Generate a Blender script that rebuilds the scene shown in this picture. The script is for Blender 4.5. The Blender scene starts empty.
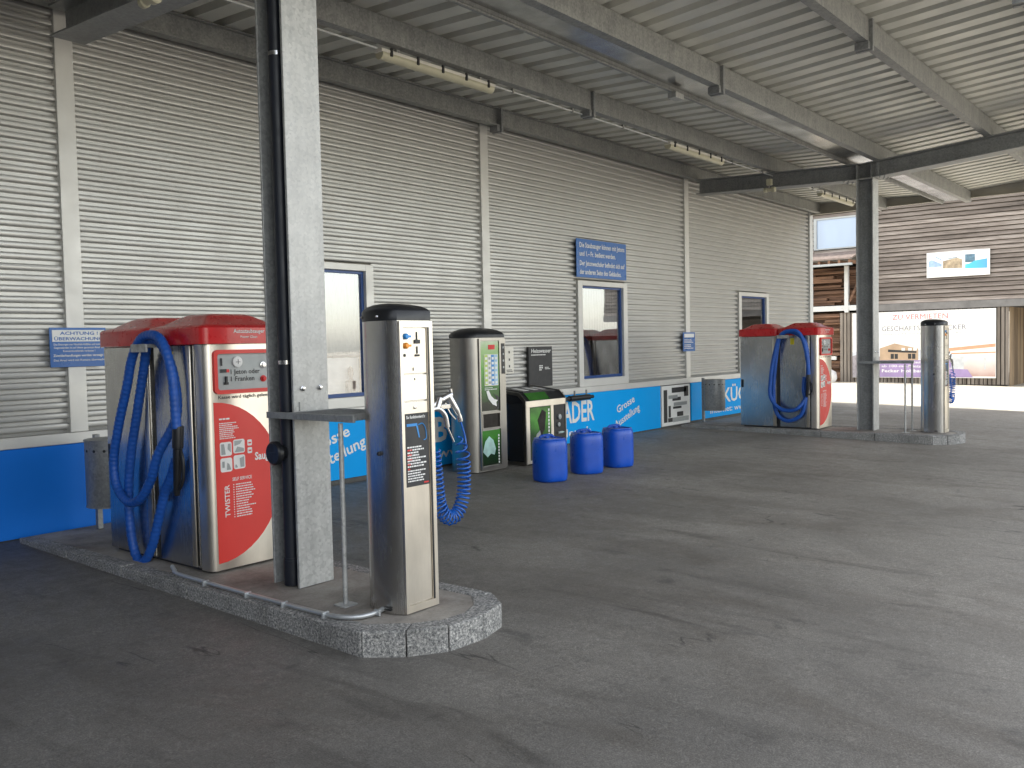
import bpy, bmesh, math, random
from mathutils import Vector, Matrix
random.seed(7)
S = bpy.context.scene
COL = S.collection
R = math.radians
ORG = {}                                   # world base point of every thing, so parts can be authored in world metres

# ------------------------------------------------------------------ helpers
def link(name, me, mat=None, parent=None):
    o = bpy.data.objects.new(name, me); COL.objects.link(o)
    if mat is not None and hasattr(me, 'materials'): me.materials.append(mat)
    if parent is not None: o.parent = parent
    return o

def org_of(o):
    while o is not None and o.name not in ORG: o = o.parent
    return ORG[o.name] if o is not None else Vector((0, 0, 0))

def obj(name, bm, mat, parent=None, smooth=None):
    """bm is in world metres; the mesh is stored relative to the base of its thing"""
    bmesh.ops.recalc_face_normals(bm, faces=bm.faces)
    if parent is not None: bmesh.ops.translate(bm, vec=-org_of(parent), verts=bm.verts)
    me = bpy.data.meshes.new(name); bm.to_mesh(me); bm.free()
    if smooth is not None:
        for p in me.polygons: p.use_smooth = True
        try: me.set_sharp_from_angle(angle=R(smooth))
        except Exception: pass
    return link(name, me, mat, parent)

SPLIT = {'rim','clip','saddle','bolt','slot','joint_bracket','bracket','screw','clamp','valve','label_plate','vent','coin_slot','symbol','rafter','rail','button'}
_obj1 = obj
def obj(name, bm, mat, parent=None, smooth=None):
    """small repeated fittings become one part each"""
    if name not in SPLIT: return _obj1(name, bm, mat, parent, smooth)
    bm.verts.index_update(); seen = set(); first = None; isl = []
    for v in bm.verts:
        if v in seen: continue
        st = [v]; seen.add(v); grp = []
        while st:
            a = st.pop(); grp.append(a)
            for e in a.link_edges:
                b = e.other_vert(a)
                if b not in seen: seen.add(b); st.append(b)
        isl.append(grp)
    for grp in isl:
        t = bmesh.new(); m = {v: t.verts.new(v.co) for v in grp}; fs = set(f for v in grp for f in v.link_faces)
        for f in fs: t.faces.new([m[v] for v in f.verts])
        o = _obj1(name, t, mat, parent, smooth); first = first or o
    bm.free(); return first

def thing(name, label, cat, loc, group=None):
    o = bpy.data.objects.new(name, None); COL.objects.link(o)
    o.empty_display_size = .1
    o.location = loc; o['label'] = label; o['category'] = cat
    if group: o['group'] = group
    ORG[o.name] = Vector(loc)
    return o

def tag(o, label, cat, group=None):
    o['label'] = label; o['category'] = cat
    if group: o['group'] = group
    return o

def struct(name, bm, mat):
    o = obj(name, bm, mat); o['kind'] = 'structure'; return o

def kids(o): return [c for c in bpy.data.objects if c.parent == o]
def dup(o, delta, label, skip=()):
    c = o.copy(); COL.objects.link(c); c.location = o.location + Vector(delta); c['label'] = label
    ORG[c.name] = ORG[o.name] + Vector(delta)
    def rec(src, dst):
        for k in kids(src):
            if k.name.split('.')[0] in skip: continue
            n = k.copy(); COL.objects.link(n); n.parent = dst; rec(k, n)
    rec(o, c); return c

def B(): return bmesh.new()

def box(bm, x0, x1, y0, y1, z0, z1, bev=0, seg=2):
    t = bmesh.new()
    v = [t.verts.new(p) for p in ((x0,y0,z0),(x1,y0,z0),(x1,y1,z0),(x0,y1,z0),(x0,y0,z1),(x1,y0,z1),(x1,y1,z1),(x0,y1,z1))]
    for f in ((0,3,2,1),(4,5,6,7),(0,1,5,4),(1,2,6,5),(2,3,7,6),(3,0,4,7)): t.faces.new([v[i] for i in f])
    if bev: bmesh.ops.bevel(t, geom=t.edges[:], offset=bev, segments=seg, affect='EDGES', profile=.5)
    merge(bm, t); return bm

def merge(bm, t):
    m = {}
    for v in t.verts: m[v] = bm.verts.new(v.co)
    for f in t.faces:
        try: bm.faces.new([m[v] for v in f.verts])
        except ValueError: pass
    t.free()

def prism(bm, poly, z0, z1, bev=0):
    t = bmesh.new(); n = len(poly)
    a = [t.verts.new((x, y, z0)) for x, y in poly]; b = [t.verts.new((x, y, z1)) for x, y in poly]
    t.faces.new(a[::-1]); t.faces.new(b)
    for i in range(n): t.faces.new((a[i], a[(i+1) % n], b[(i+1) % n], b[i]))
    if bev: bmesh.ops.bevel(t, geom=t.edges[:], offset=bev, segments=2, affect='EDGES', profile=.5)
    merge(bm, t); return bm

def extrude_poly(bm, pts, vec):
    """planar polygon (3D points) swept along vec"""
    t = bmesh.new(); n = len(pts); vec = Vector(vec)
    a = [t.verts.new(p) for p in pts]; b = [t.verts.new(Vector(p)+vec) for p in pts]
    t.faces.new(a[::-1]); t.faces.new(b)
    for i in range(n): t.faces.new((a[i], a[(i+1) % n], b[(i+1) % n], b[i]))
    merge(bm, t); return bm

def face(bm, pts):
    return bm.faces.new([bm.verts.new(p) for p in pts])

def smooth_path(pts, step=.02):
    """Catmull-Rom through the points"""
    P = [Vector(p) for p in pts]; P = [2*P[0]-P[1]] + P + [2*P[-1]-P[-2]]
    out = []
    for i in range(1, len(P)-2):
        n = max(2, int((P[i+1]-P[i]).length/step))
        for k in range(n):
            t = k/n; a, b, c, d = P[i-1], P[i], P[i+1], P[i+2]
            out.append(.5*((2*b)+(c-a)*t+(2*a-5*b+4*c-d)*t*t+(3*b-a-3*c+d)*t**3))
    out.append(P[-2]); return out

def tube(bm, pts, r, n=10, caps=True):
    """r: number or function of ring index"""
    P = [Vector(p) for p in pts]; rings = []
    T0 = (P[1]-P[0]).normalized()
    up = Vector((0,0,1)) if abs(T0.z) < .9 else Vector((1,0,0))
    N = (up-T0*up.dot(T0)).normalized()
    for i, p in enumerate(P):
        T = (P[min(i+1,len(P)-1)]-P[max(i-1,0)]).normalized()
        N = (N-T*N.dot(T)).normalized(); Bn = T.cross(N)
        rr = r(i) if callable(r) else r
        rings.append([bm.verts.new(p+rr*(math.cos(2*math.pi*k/n)*N+math.sin(2*math.pi*k/n)*Bn)) for k in range(n)])
    for a, b in zip(rings, rings[1:]):
        for k in range(n): bm.faces.new((a[k], a[(k+1) % n], b[(k+1) % n], b[k]))
    if caps: bm.faces.new(rings[0][::-1]); bm.faces.new(rings[-1])
    return bm

def cyl(bm, a, b, r, n=16, r2=None):
    a = Vector(a); b = Vector(b)
    r2 = r if r2 is None else r2
    return tube(bm, [a, b], lambda i: r if i == 0 else r2, n)

def disc_stack(bm, c, axis, prof, n=20):
    """lathe: prof = [(r, t)], t along axis from c"""
    c = Vector(c); ax = Vector(axis).normalized()
    return tube(bm, [c+ax*t for r, t in prof], lambda i: max(prof[i][0], 1e-4), n)

# ------------------------------------------------------------------ materials
def nt(name):
    m = bpy.data.materials.new(name); m.use_nodes = True
    t = m.node_tree; return m, t, t.nodes['Principled BSDF']
def node(t, typ, **k):
    n = t.nodes.new(typ)
    for a, v in k.items():
        if a in n.inputs: n.inputs[a].default_value = v
        else: setattr(n, a, v)
    return n
def coords(t, scale=(1,1,1), kind='Object', rot=(0,0,0)):
    tc = t.nodes.new('ShaderNodeTexCoord'); mp = t.nodes.new('ShaderNodeMapping')
    mp.inputs['Scale'].default_value = scale; mp.inputs['Rotation'].default_value = rot
    t.links.new(tc.outputs[kind], mp.inputs['Vector']); return mp.outputs['Vector']
def ramp(t, fac, stops):
    r = t.nodes.new('ShaderNodeValToRGB'); e = r.color_ramp.elements
    while len(e) > len(stops): e.remove(e[-1])
    while len(e) < len(stops): e.new(.5)
    for i, (p, c) in enumerate(stops):
        e[i].position = p; e[i].color = (c, c, c, 1) if not hasattr(c, '__len__') else (*c, 1)
    t.links.new(fac, r.inputs['Fac']); return r.outputs['Color']
def mixc(t, fac, a, b, mode='MIX'):
    m = t.nodes.new('ShaderNodeMix'); m.data_type = 'RGBA'; m.blend_type = mode
    for s, v in ((0, fac), (6, a), (7, b)):
        if hasattr(v, 'is_output') or isinstance(v, bpy.types.NodeSocket): t.links.new(v, m.inputs[s])
        elif s == 0: m.inputs[0].default_value = v
        else: m.inputs[s].default_value = (*v, 1)
    return m.outputs[2]
def noise(t, vec, scale, detail=4, rough=.55, dist=0):
    n = node(t, 'ShaderNodeTexNoise', Scale=scale, Detail=detail, Roughness=rough, Distortion=dist)
    t.links.new(vec, n.inputs['Vector']); return n.outputs['Fac']
def math_(t, op, a, b=None, c=None):
    m = t.nodes.new('ShaderNodeMath'); m.operation = op
    for i, v in enumerate((a, b, c)):
        if v is None: continue
        if isinstance(v, (int, float)): m.inputs[i].default_value = v
        else: t.links.new(v, m.inputs[i])
    return m.outputs[0]
def bump(t, bs, h, strength=.2, dist=.01):
    b = node(t, 'ShaderNodeBump', Strength=strength, Distance=dist)
    t.links.new(h, b.inputs['Height']); t.links.new(b.outputs['Normal'], bs.inputs['Normal'])

def M(name, col, rough=.5, metal=0, var=.15, vscale=6, bumpk=0, bscale=80, stretch=(1,1,1), dirt=0, spec=.5, coat=0):
    """generic weathered material: base colour with soft variation, roughness variation, fine bump, low dirt"""
    m, t, bs = nt(name)
    v = coords(t, stretch)
    n1 = noise(t, v, vscale, 5, .6)
    lo = tuple(c*(1-var) for c in col); hi = tuple(min(1, c*(1+var)) for c in col)
    c = ramp(t, n1, [(.3, lo), (.7, hi)])
    if dirt:
        n2 = noise(t, v, vscale*.35, 6, .7)
        c = mixc(t, math_(t, 'MULTIPLY', ramp(t, n2, [(.48, 0.), (.75, 1.)]), dirt), c, (.05,.047,.04))
    t.links.new(c, bs.inputs['Base Color'])
    bs.inputs['Metallic'].default_value = metal; bs.inputs['Specular IOR Level'].default_value = spec
    bs.inputs['Coat Weight'].default_value = coat
    r = noise(t, v, vscale*2.3, 4); mr = node(t, 'ShaderNodeMapRange'); t.links.new(r, mr.inputs[0])
    mr.inputs[1].default_value = .3; mr.inputs[2].default_value = .7
    mr.inputs[3].default_value = max(.03, rough*.8); mr.inputs[4].default_value = min(1, rough*1.2)
    t.links.new(mr.outputs[0], bs.inputs['Roughness'])
    if bumpk: bump(t, bs, noise(t, v, bscale, 4, .6), bumpk, .004)
    return m

def galvanised(name, lo, hi, metal=.35, rough=.5):
    m, t, bs = nt(name); v = coords(t)
    vo = node(t, 'ShaderNodeTexVoronoi', Scale=55.0); t.links.new(v, vo.inputs['Vector'])
    bw = node(t, 'ShaderNodeRGBToBW'); t.links.new(vo.outputs['Color'], bw.inputs[0])
    n = noise(t, v, 5, 6, .65); st = noise(t, coords(t, (7,7,.5)), 3, 4)
    f = math_(t, 'ADD', math_(t, 'MULTIPLY', bw.outputs[0], .35), math_(t, 'ADD', math_(t, 'MULTIPLY', n, .5), math_(t, 'MULTIPLY', st, .35)))
    t.links.new(ramp(t, f, [(.3, lo), (.85, hi)]), bs.inputs['Base Color'])
    bs.inputs['Metallic'].default_value = metal
    t.links.new(math_(t, 'ADD', math_(t, 'MULTIPLY', bw.outputs[0], .2), rough-.1), bs.inputs['Roughness'])
    bump(t, bs, n, .15, .003); return m

def stainless(name, col=(.60,.585,.56), rough=.27, axis='z', metal=1.0):
    m, t, bs = nt(name)
    st = {'z': (60,60,.6), 'h': (.6,.6,70)}[axis]
    br = noise(t, coords(t, st), 6, 5, .6); big = noise(t, coords(t, (1,1,.6)), 3, 5, .6)
    c = ramp(t, math_(t, 'ADD', math_(t, 'MULTIPLY', br, .22), math_(t, 'MULTIPLY', big, .78)), [(.3, tuple(x*.8 for x in col)), (.7, tuple(min(1,x*1.12) for x in col))])
    t.links.new(c, bs.inputs['Base Color']); bs.inputs['Metallic'].default_value = metal
    t.links.new(math_(t, 'ADD', math_(t, 'MULTIPLY', br, .07), math_(t, 'ADD', math_(t, 'MULTIPLY', big, .10), rough-.09)), bs.inputs['Roughness'])
    bump(t, bs, br, .018, .002); return m

def asphalt():
    m, t, bs = nt('asphalt'); v = coords(t)
    fine = math_(t, 'ADD', math_(t, 'MULTIPLY', noise(t, v, 130, 2, .6), .6), math_(t, 'MULTIPLY', noise(t, v, 38, 4, .75), .4)); mid = noise(t, v, 9, 6, .6); big = noise(t, v, .55, 5, .6, .6)
    base = ramp(t, fine, [(.33, (.12,.115,.107)), (.5, (.22,.211,.197)), (.68, (.40,.388,.36))])
    # broad worn / stained areas
    c = mixc(t, ramp(t, big, [(.35, .5), (.62, 0.)]), base, (.09,.085,.078))
    c = mixc(t, math_(t, 'MULTIPLY', ramp(t, mid, [(.42, 0.), (.75, 1.)]), .35), c, (.20,.19,.175))
    # brownish damp stains stretched along the wheel tracks
    tr = noise(t, coords(t, (1.5,.5,1), rot=(0,0,.15)), 1.0, 6, .65, .8)
    c = mixc(t, math_(t, 'MULTIPLY', ramp(t, tr, [(.48, 0.), (.70, 1.)]), .45), c, (.085,.072,.057))
    # rubber streaks
    sk = noise(t, coords(t, (2.2,.33,1), rot=(0,0,.2)), 1.5, 5, .6, .9)
    c = mixc(t, math_(t, 'MULTIPLY', ramp(t, sk, [(.58, 0.), (.74, 1.)]), .55), c, (.055,.051,.046))
    # oil drops
    vo = node(t, 'ShaderNodeTexVoronoi', Scale=2.3, Randomness=1.0); t.links.new(coords(t, (.8,1.5,1)), vo.inputs['Vector'])
    sel = noise(t, v, 1.3, 2)
    drop = math_(t, 'MULTIPLY', ramp(t, vo.outputs['Distance'], [(.03, 1.), (.11, 0.)]), ramp(t, sel, [(.55, 0.), (.6, .7)]))
    c = mixc(t, drop, c, (.05,.048,.045))
    # hairline cracks: thin contour of a noise field, broken up by another
    cn = noise(t, coords(t, (1.1,.2,1), rot=(0,0,.2)), .9, 5, .55, .5)
    cr = ramp(t, math_(t, 'ABSOLUTE', math_(t, 'SUBTRACT', cn, .5)), [(.0008, 1.), (.0035, 0.)])
    brk = ramp(t, noise(t, v, 1.1, 3, .6), [(.54, 0.), (.60, .7)])
    c = mixc(t, math_(t, 'MULTIPLY', cr, brk), c, (.016,.015,.015))
    # light specks of grit
    v2 = node(t, 'ShaderNodeTexVoronoi', Scale=26.0); t.links.new(v, v2.inputs['Vector'])
    bw = node(t, 'ShaderNodeRGBToBW'); t.links.new(v2.outputs['Color'], bw.inputs[0])
    sp = math_(t, 'MULTIPLY', ramp(t, v2.outputs['Distance'], [(.05, 1.), (.13, 0.)]), ramp(t, bw.outputs[0], [(.80, 0.), (.84, .6)]))
    c = mixc(t, sp, c, (.42,.40,.36))
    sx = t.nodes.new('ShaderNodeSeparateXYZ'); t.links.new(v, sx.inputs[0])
    side_tone = math_(t, 'ADD', sx.outputs[0], math_(t, 'ADD', math_(t, 'MULTIPLY', sx.outputs[1], -.55), math_(t, 'MULTIPLY', math_(t, 'SUBTRACT', noise(t, v, .9, 5, .65, .5), .5), 5.0)))  # darker towards the left and the wall, lighter to the right, broken by noise
    c = mixc(t, 1.0, c, ramp(t, math_(t, 'ADD', math_(t, 'MULTIPLY', side_tone, .125), .3), [(.0, (.50,.50,.51)), (.45, (.82,.805,.78)), (1., (1.26,1.215,1.14))]), 'MULTIPLY')
    spots = noise(t, coords(t, (1.2,.8,1)), 2.6, 6, .7, .4)
    c = mixc(t, math_(t, 'MULTIPLY', ramp(t, spots, [(.60, 0.), (.72, 1.)]), .55), c, (.05,.048,.046))
    t.links.new(c, bs.inputs['Base Color'])
    t.links.new(ramp(t, mid, [(.3, .50), (.7, .75)]), bs.inputs['Roughness'])
    bs.inputs['Specular IOR Level'].default_value = .5
    bump(t, bs, math_(t, 'ADD', math_(t, 'MULTIPLY', fine, .8), math_(t, 'MULTIPLY', mid, .4)), .55, .006); return m

def granite():
    m, t, bs = nt('granite_kerb'); v = coords(t)
    n = noise(t, v, 75, 3, .75); big = noise(t, v, 4, 5, .65)
    c = ramp(t, n, [(.33, (.05,.052,.055)), (.45, (.22,.22,.215)), (.57, (.38,.37,.35)), (.7, (.72,.70,.66))])
    c = mixc(t, math_(t, 'MULTIPLY', ramp(t, big, [(.45, 0.), (.7, 1.)]), .55), c, (.07,.068,.062))
    t.links.new(c, bs.inputs['Base Color']); bs.inputs['Roughness'].default_value = .85
    bump(t, bs, n, .6, .008); return m

def concrete_slab():
    m, t, bs = nt('island_concrete'); v = coords(t)
    n = noise(t, v, 3.2, 7, .65, .3); f = noise(t, v, 60, 3, .7)
    c = ramp(t, n, [(.3, (.16,.145,.124)), (.5, (.33,.30,.26)), (.7, (.47,.43,.38))])
    rust = noise(t, v, 2.1, 5, .6, .6)
    c = mixc(t, math_(t, 'MULTIPLY', ramp(t, rust, [(.52, 0.), (.72, 1.)]), .35), c, (.17,.09,.055))
    c = mixc(t, .25, c, ramp(t, f, [(.3, .03), (.7, .3)]))
    t.links.new(c, bs.inputs['Base Color']); bs.inputs['Roughness'].default_value = .8
    bump(t, bs, f, .35, .004); return m

def timber(name, axis, lo, mid, hi, board=.16):
    """weathered boards; axis = grain direction"""
    m, t, bs = nt(name)
    sc = {'y': (1,.30,9), 'z': (4,4,.25), 'zx': (4,4,.25), 'x': (.18,1,7)}[axis]
    g = noise(t, coords(t, sc), 5, 6, .65, .3)
    big = noise(t, coords(t, {'y': (1,.35,1.6), 'z': (2.5,2.5,.5), 'zx': (2.5,2.5,.4), 'x': (.35,1,1.6)}[axis]), 1.5, 5, .6)
    f = math_(t, 'ADD', math_(t, 'MULTIPLY', g, .55), math_(t, 'MULTIPLY', big, .45))
    c = ramp(t, f, [(.32, lo), (.5, mid), (.68, hi)])
    # each board its own tone
    tc = coords(t); sx = t.nodes.new('ShaderNodeSeparateXYZ'); t.links.new(tc, sx.inputs[0])
    src = {'y': sx.outputs[2], 'x': sx.outputs[2], 'z': sx.outputs[1], 'zx': sx.outputs[0]}[axis]
    fl = math_(t, 'FLOOR', math_(t, 'DIVIDE', src, board))
    wn = node(t, 'ShaderNodeTexWhiteNoise', noise_dimensions='1D'); t.links.new(fl, wn.inputs['W'])
    c = mixc(t, 1.0, c, ramp(t, wn.outputs['Value'], [(0, (.58,.55,.53)), (.5, (.94,.92,.90)), (1, (1.2,1.18,1.16))]), 'MULTIPLY')
    t.links.new(c, bs.inputs['Base Color']); bs.inputs['Roughness'].default_value = .85
    bump(t, bs, g, .4, .006); return m

def pane_mat(name, tint=(.30,.32,.34), refl=.6, rough=.02):
    m, t, bs = nt(name)
    n = noise(t, coords(t, (1,1,.3)), 1.2, 3)
    t.links.new(ramp(t, n, [(.3, tuple(x*.8 for x in tint)), (.7, tint)]), bs.inputs['Base Color'])
    bs.inputs['Roughness'].default_value = .6
    gl = node(t, 'ShaderNodeBsdfGlossy', Roughness=rough); gl.inputs['Color'].default_value = (.92,.95,1,1)
    bump_n = node(t, 'ShaderNodeBump', Strength=.03, Distance=.05); t.links.new(noise(t, coords(t), .9, 2), bump_n.inputs['Height'])
    t.links.new(bump_n.outputs[0], gl.inputs['Normal'])
    mx = t.nodes.new('ShaderNodeMixShader'); mx.inputs[0].default_value = refl
    t.links.new(bs.outputs[0], mx.inputs[1]); t.links.new(gl.outputs[0], mx.inputs[2])
    t.links.new(mx.outputs[0], t.nodes['Material Output'].inputs['Surface']); return m

def gradient_mat(name, stops, axis=2, z0=0, z1=1, rough=.4, wob=.15, scale=3):
    """printed picture: colour runs along one axis of the object, broken by noise"""
    m, t, bs = nt(name); v = coords(t)
    sx = t.nodes.new('ShaderNodeSeparateXYZ'); t.links.new(v, sx.inputs[0])
    mr = node(t, 'ShaderNodeMapRange'); t.links.new(sx.outputs[axis], mr.inputs[0])
    mr.inputs[1].default_value = z0; mr.inputs[2].default_value = z1
    f = math_(t, 'ADD', mr.outputs[0], math_(t, 'MULTIPLY', math_(t, 'SUBTRACT', noise(t, v, scale, 4), .5), wob))
    t.links.new(ramp(t, f, stops), bs.inputs['Base Color']); bs.inputs['Roughness'].default_value = rough
    return m

MT = {}
MT['asphalt'] = asphalt()
MT['yard'] = M('sun_paled_yard', (.56,.52,.43), .9, 0, .22, .8, .3, 60)  # sunlight on the asphalt beyond is painted as this paler ground colour
MT['clad'] = M('silver_cladding', (.50,.495,.475), .36, .35, .05, 1.1)
MT['trim'] = M('aluminium_trim', (.66,.65,.62), .45, .3, .06, 2, 0, dirt=.08)
MT['deck'] = M('roof_sheet', (.66,.655,.60), .45, .2, .10, 1.2, 0, dirt=.22)
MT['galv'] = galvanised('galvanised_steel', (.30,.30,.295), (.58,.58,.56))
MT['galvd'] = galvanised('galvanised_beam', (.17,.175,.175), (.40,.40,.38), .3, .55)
MT['galvk'] = galvanised('dark_and_shaded_galvanised', (.18,.187,.19), (.36,.367,.365), .2, .5)  # also the darker copy of galv that paints shade on column webs and beams
MT['bin'] = galvanised('galvanised_bin', (.20,.21,.215), (.40,.41,.415), .4, .45)
MT['fascia'] = M('fascia_sheet', (.36,.34,.30), .6, .1, .1, 2)
MT['gutter'] = M('gutter_sheet', (.42,.42,.41), .2, .9, .45, 2.2, dirt=.75)
MT['steel'] = stainless('brushed_stainless')
MT['steelf'] = stainless('brushed_front_panel', (.82,.76,.67), .36)  # warm reflection of sunlit ground is put into this front steel colour
MT['steelp'] = stainless('polished_plate', (.93,.88,.80), .3)
MT['steeld'] = stainless('vending_stainless', (.36,.345,.32), .34)  # darker steel copy, reflection of dark surroundings put into its colour
MT['chrome'] = M('chrome', (.7,.7,.7), .18, 1, .05)
MT['red'] = M('red_gloss_cap', (.58,.018,.022), .3, 0, .12, 8, coat=.3)
MT['decal'] = M('red_decal', (.72,.045,.035), .42, 0, .04, 3)
MT['white'] = M('white_print', (.80,.80,.78), .5, 0, .03)
MT['whited'] = M('white_plastic', (.78,.75,.67), .5, 0, .06)
MT['cream'] = M('yellowed_plastic', (.55,.52,.38), .35, 0, .08)
MT['dark'] = M('dark_print', (.03,.03,.032), .5, 0, .1)
MT['black'] = M('black_plastic', (.012,.013,.016), .38, 0, .2)
MT['pipe'] = M('black_downpipe', (.012,.015,.024), .45, 0, .25, 5)
MT['hose'] = M('blue_hose', (.012,.092,.42), .45, 0, .15, 9)
MT['coil'] = M('blue_coil', (.01,.11,.46), .25, 0, .1)
MT['can'] = M('blue_canister', (.003,.078,.50), .32, 0, .12, 4, .04, 30)
MT['bannerd'] = M('deep_blue_panel', (.002,.16,.66), .5, 0, .06, .8, spec=.25)
MT['banner'] = M('bright_blue_banner', (.0,.36,.88), .55, 0, .04, .8, spec=.2)
MT['sign'] = M('blue_sign', (.015,.125,.42), .3, 0, .06, 3)
MT['sash'] = M('blue_window_sash', (.015,.06,.22), .35, 0, .08)
MT['grey'] = M('grey_panel', (.34,.36,.36), .45, .2, .06)
MT['knobb'] = M('blue_knob', (.03,.24,.60), .35)
MT['knobo'] = M('orange_knob', (.80,.28,.03), .35)
MT['yellow'] = M('yellow_sticker', (.75,.62,.03), .5)
MT['redp'] = M('red_print', (.65,.03,.03), .5)
def clear_glass(name, refl):
    m, t, bs = nt(name)
    tr = t.nodes.new('ShaderNodeBsdfTransparent'); gl = node(t, 'ShaderNodeBsdfGlossy', Roughness=.015); gl.inputs['Color'].default_value = (.95,.97,1,1)
    bn = node(t, 'ShaderNodeBump', Strength=.025, Distance=.05); t.links.new(noise(t, coords(t), .9, 2), bn.inputs['Height']); t.links.new(bn.outputs[0], gl.inputs['Normal'])
    mx = t.nodes.new('ShaderNodeMixShader'); mx.inputs[0].default_value = refl
    t.links.new(tr.outputs[0], mx.inputs[1]); t.links.new(gl.outputs[0], mx.inputs[2]); t.links.new(mx.outputs[0], t.nodes['Material Output'].inputs['Surface']); return m
MT['pane'] = clear_glass('window_glass', .17)
MT['curtain'] = M('pleated_curtain', (.26,.26,.255), .8, 0, .05)
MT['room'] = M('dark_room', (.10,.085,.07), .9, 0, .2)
MT['panesky'] = pane_mat('upper_window_glass', (.20,.28,.42), .12, .04)  # blue sky reflection is painted into the pane colour
MT['granite'] = granite(); MT['slab'] = concrete_slab()
MT['plinth'] = M('plinth_concrete', (.10,.098,.09), .85, 0, .2, 5, .3)
MT['board'] = timber('weathered_boards', 'y', (.078,.066,.058), (.25,.215,.188), (.45,.415,.38), .135)
MT['slat'] = timber('timber_slats', 'z', (.12,.105,.09), (.22,.195,.17), (.33,.295,.25), .115)
MT['fresh'] = timber('sheltered_boards', 'zx', (.17,.125,.09), (.33,.25,.17), (.50,.36,.22), .2)
MT['stack'] = timber('stacked_timber', 'y', (.05,.03,.02), (.17,.095,.06), (.34,.20,.125), .11)
MT['tiles'] = M('eave_tiles', (.20,.16,.14), .85, 0, .3, 6)
MT['postw'] = M('white_post', (.62,.63,.62), .5, .1, .05)
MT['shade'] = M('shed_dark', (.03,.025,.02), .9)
MT['conduit'] = M('zinc_conduit', (.50,.52,.53), .35, .6, .06)
MT['pinkp'] = M('hazed_red_print', (.55,.15,.15), .5); MT['greyp'] = M('hazed_grey_print', (.17,.17,.18), .5)  # billboard haze is put into these lightened print colours
MT['bag'] = M('white_bag', (.70,.70,.70), .5, 0, .1)
MT['blocker'] = M('light_blocker_sheet', (.09,.09,.088), .7, 0, .15, .8)
MT['render'] = M('far_render', (.40,.38,.34), .9, 0, .1)

# ------------------------------------------------------------------ lettering
FONT_CACHE = {}
def text(body, name, parent, mat, pos, h, face='-y', bold=0, sx=1, align='LEFT', rot=0, width=None, off=0):
    """flat lettering at pos (world). face = direction it looks towards. h = capital height."""
    cu = bpy.data.curves.new(name, 'FONT'); cu.body = body; cu.size = h/.69; cu.align_x = align
    cu.offset = bold*h; cu.resolution_u = 2; cu.space_line = .95
    o = bpy.data.objects.new(name, cu); COL.objects.link(o)
    dg = bpy.context.evaluated_depsgraph_get()
    me = bpy.data.meshes.new_from_object(o.evaluated_get(dg)); bpy.data.objects.remove(o); bpy.data.curves.remove(cu)
    if width:
        xs = [v.co.x for v in me.vertices]; w = max(xs)-min(xs); sx = width/w
    me.transform(Matrix.Diagonal((sx, 1, 1, 1))); me.transform(Matrix.Rotation(rot, 4, 'Z'))
    fm = {'-y': Matrix.Rotation(R(90), 4, 'X'), '-x': Matrix.Rotation(R(-90), 4, 'Z') @ Matrix.Rotation(R(90), 4, 'X')}[face]
    me.transform(fm); me.transform(Matrix.Translation(Vector(pos)-org_of(parent)))
    me.materials.clear(); me.name = name
    return link(name, me, mat, parent)

def bars(bm, x0, x1, y, z1, rows, pitch, h, seed=0):
    """rows of illegible small print on a face looking to -y"""
    rr = random.Random(seed)
    for i in range(rows):
        z = z1-i*pitch; x = x0; end = x0+(x1-x0)*rr.uniform(.55, 1)
        while x < end:
            w = min(rr.uniform(.6, 2.2)*h*1.3, x1-x)
            face(bm, ((x,y,z-h),(x+w,y,z-h),(x+w,y,z),(x,y,z))); x += w+h*.45
    return bm

def rrect(x0, x1, z0, z1, r, n=5):
    p = []
    for cx, cz, a in ((x1-r,z0+r,-90),(x1-r,z1-r,0),(x0+r,z1-r,90),(x0+r,z0+r,180)):
        for k in range(n+1):
            t = R(a+90*k/n); p.append((cx+r*math.cos(t), cz+r*math.sin(t)))
    return p
def plate(bm, poly, y0, y1):
    """polygon in xz pushed from y1 (back) to y0 (front, towards -y)"""
    return extrude_poly(bm, [(x, y1, z) for x, z in poly], (0, y0-y1, 0))
def frame_ring(bm, outer, inner, y0, y1):
    n = len(outer); V = []
    for poly in (outer, inner):
        V.append(([bm.verts.new((x,y0,z)) for x, z in poly], [bm.verts.new((x,y1,z)) for x, z in poly]))
    (of, ob), (if_, ib) = V
    for i in range(n):
        j = (i+1) % n
        bm.faces.new((of[i],of[j],if_[j],if_[i])); bm.faces.new((of[i],ob[i],ob[j],of[j])); bm.faces.new((if_[i],if_[j],ib[j],ib[i]))
        bm.faces.new((ob[i],ib[i],ib[j],ob[j]))

# ================================================================== GROUND
WY = 7.705                                    # wall plane
def gz(y): return .023*(max(-14., min(9., y))-3.3)      # the forecourt falls away from the wall
YS = [-400,-120,-40,-14,9,40,120,400]
def sheet(x0, x1, ys, dz):
    bm = B(); v = [(bm.verts.new((x0,y,gz(y)+dz)), bm.verts.new((x1,y,gz(y)+dz))) for y in ys]
    for a, b in zip(v, v[1:]): bm.faces.new((a[0],a[1],b[1],b[0]))
    return bm
struct('ground', sheet(-400, 400, YS, 0), MT['yard'])
struct('asphalt_forecourt', sheet(-45, 20.75, [-14,9], .004), MT['asphalt'])

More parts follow.
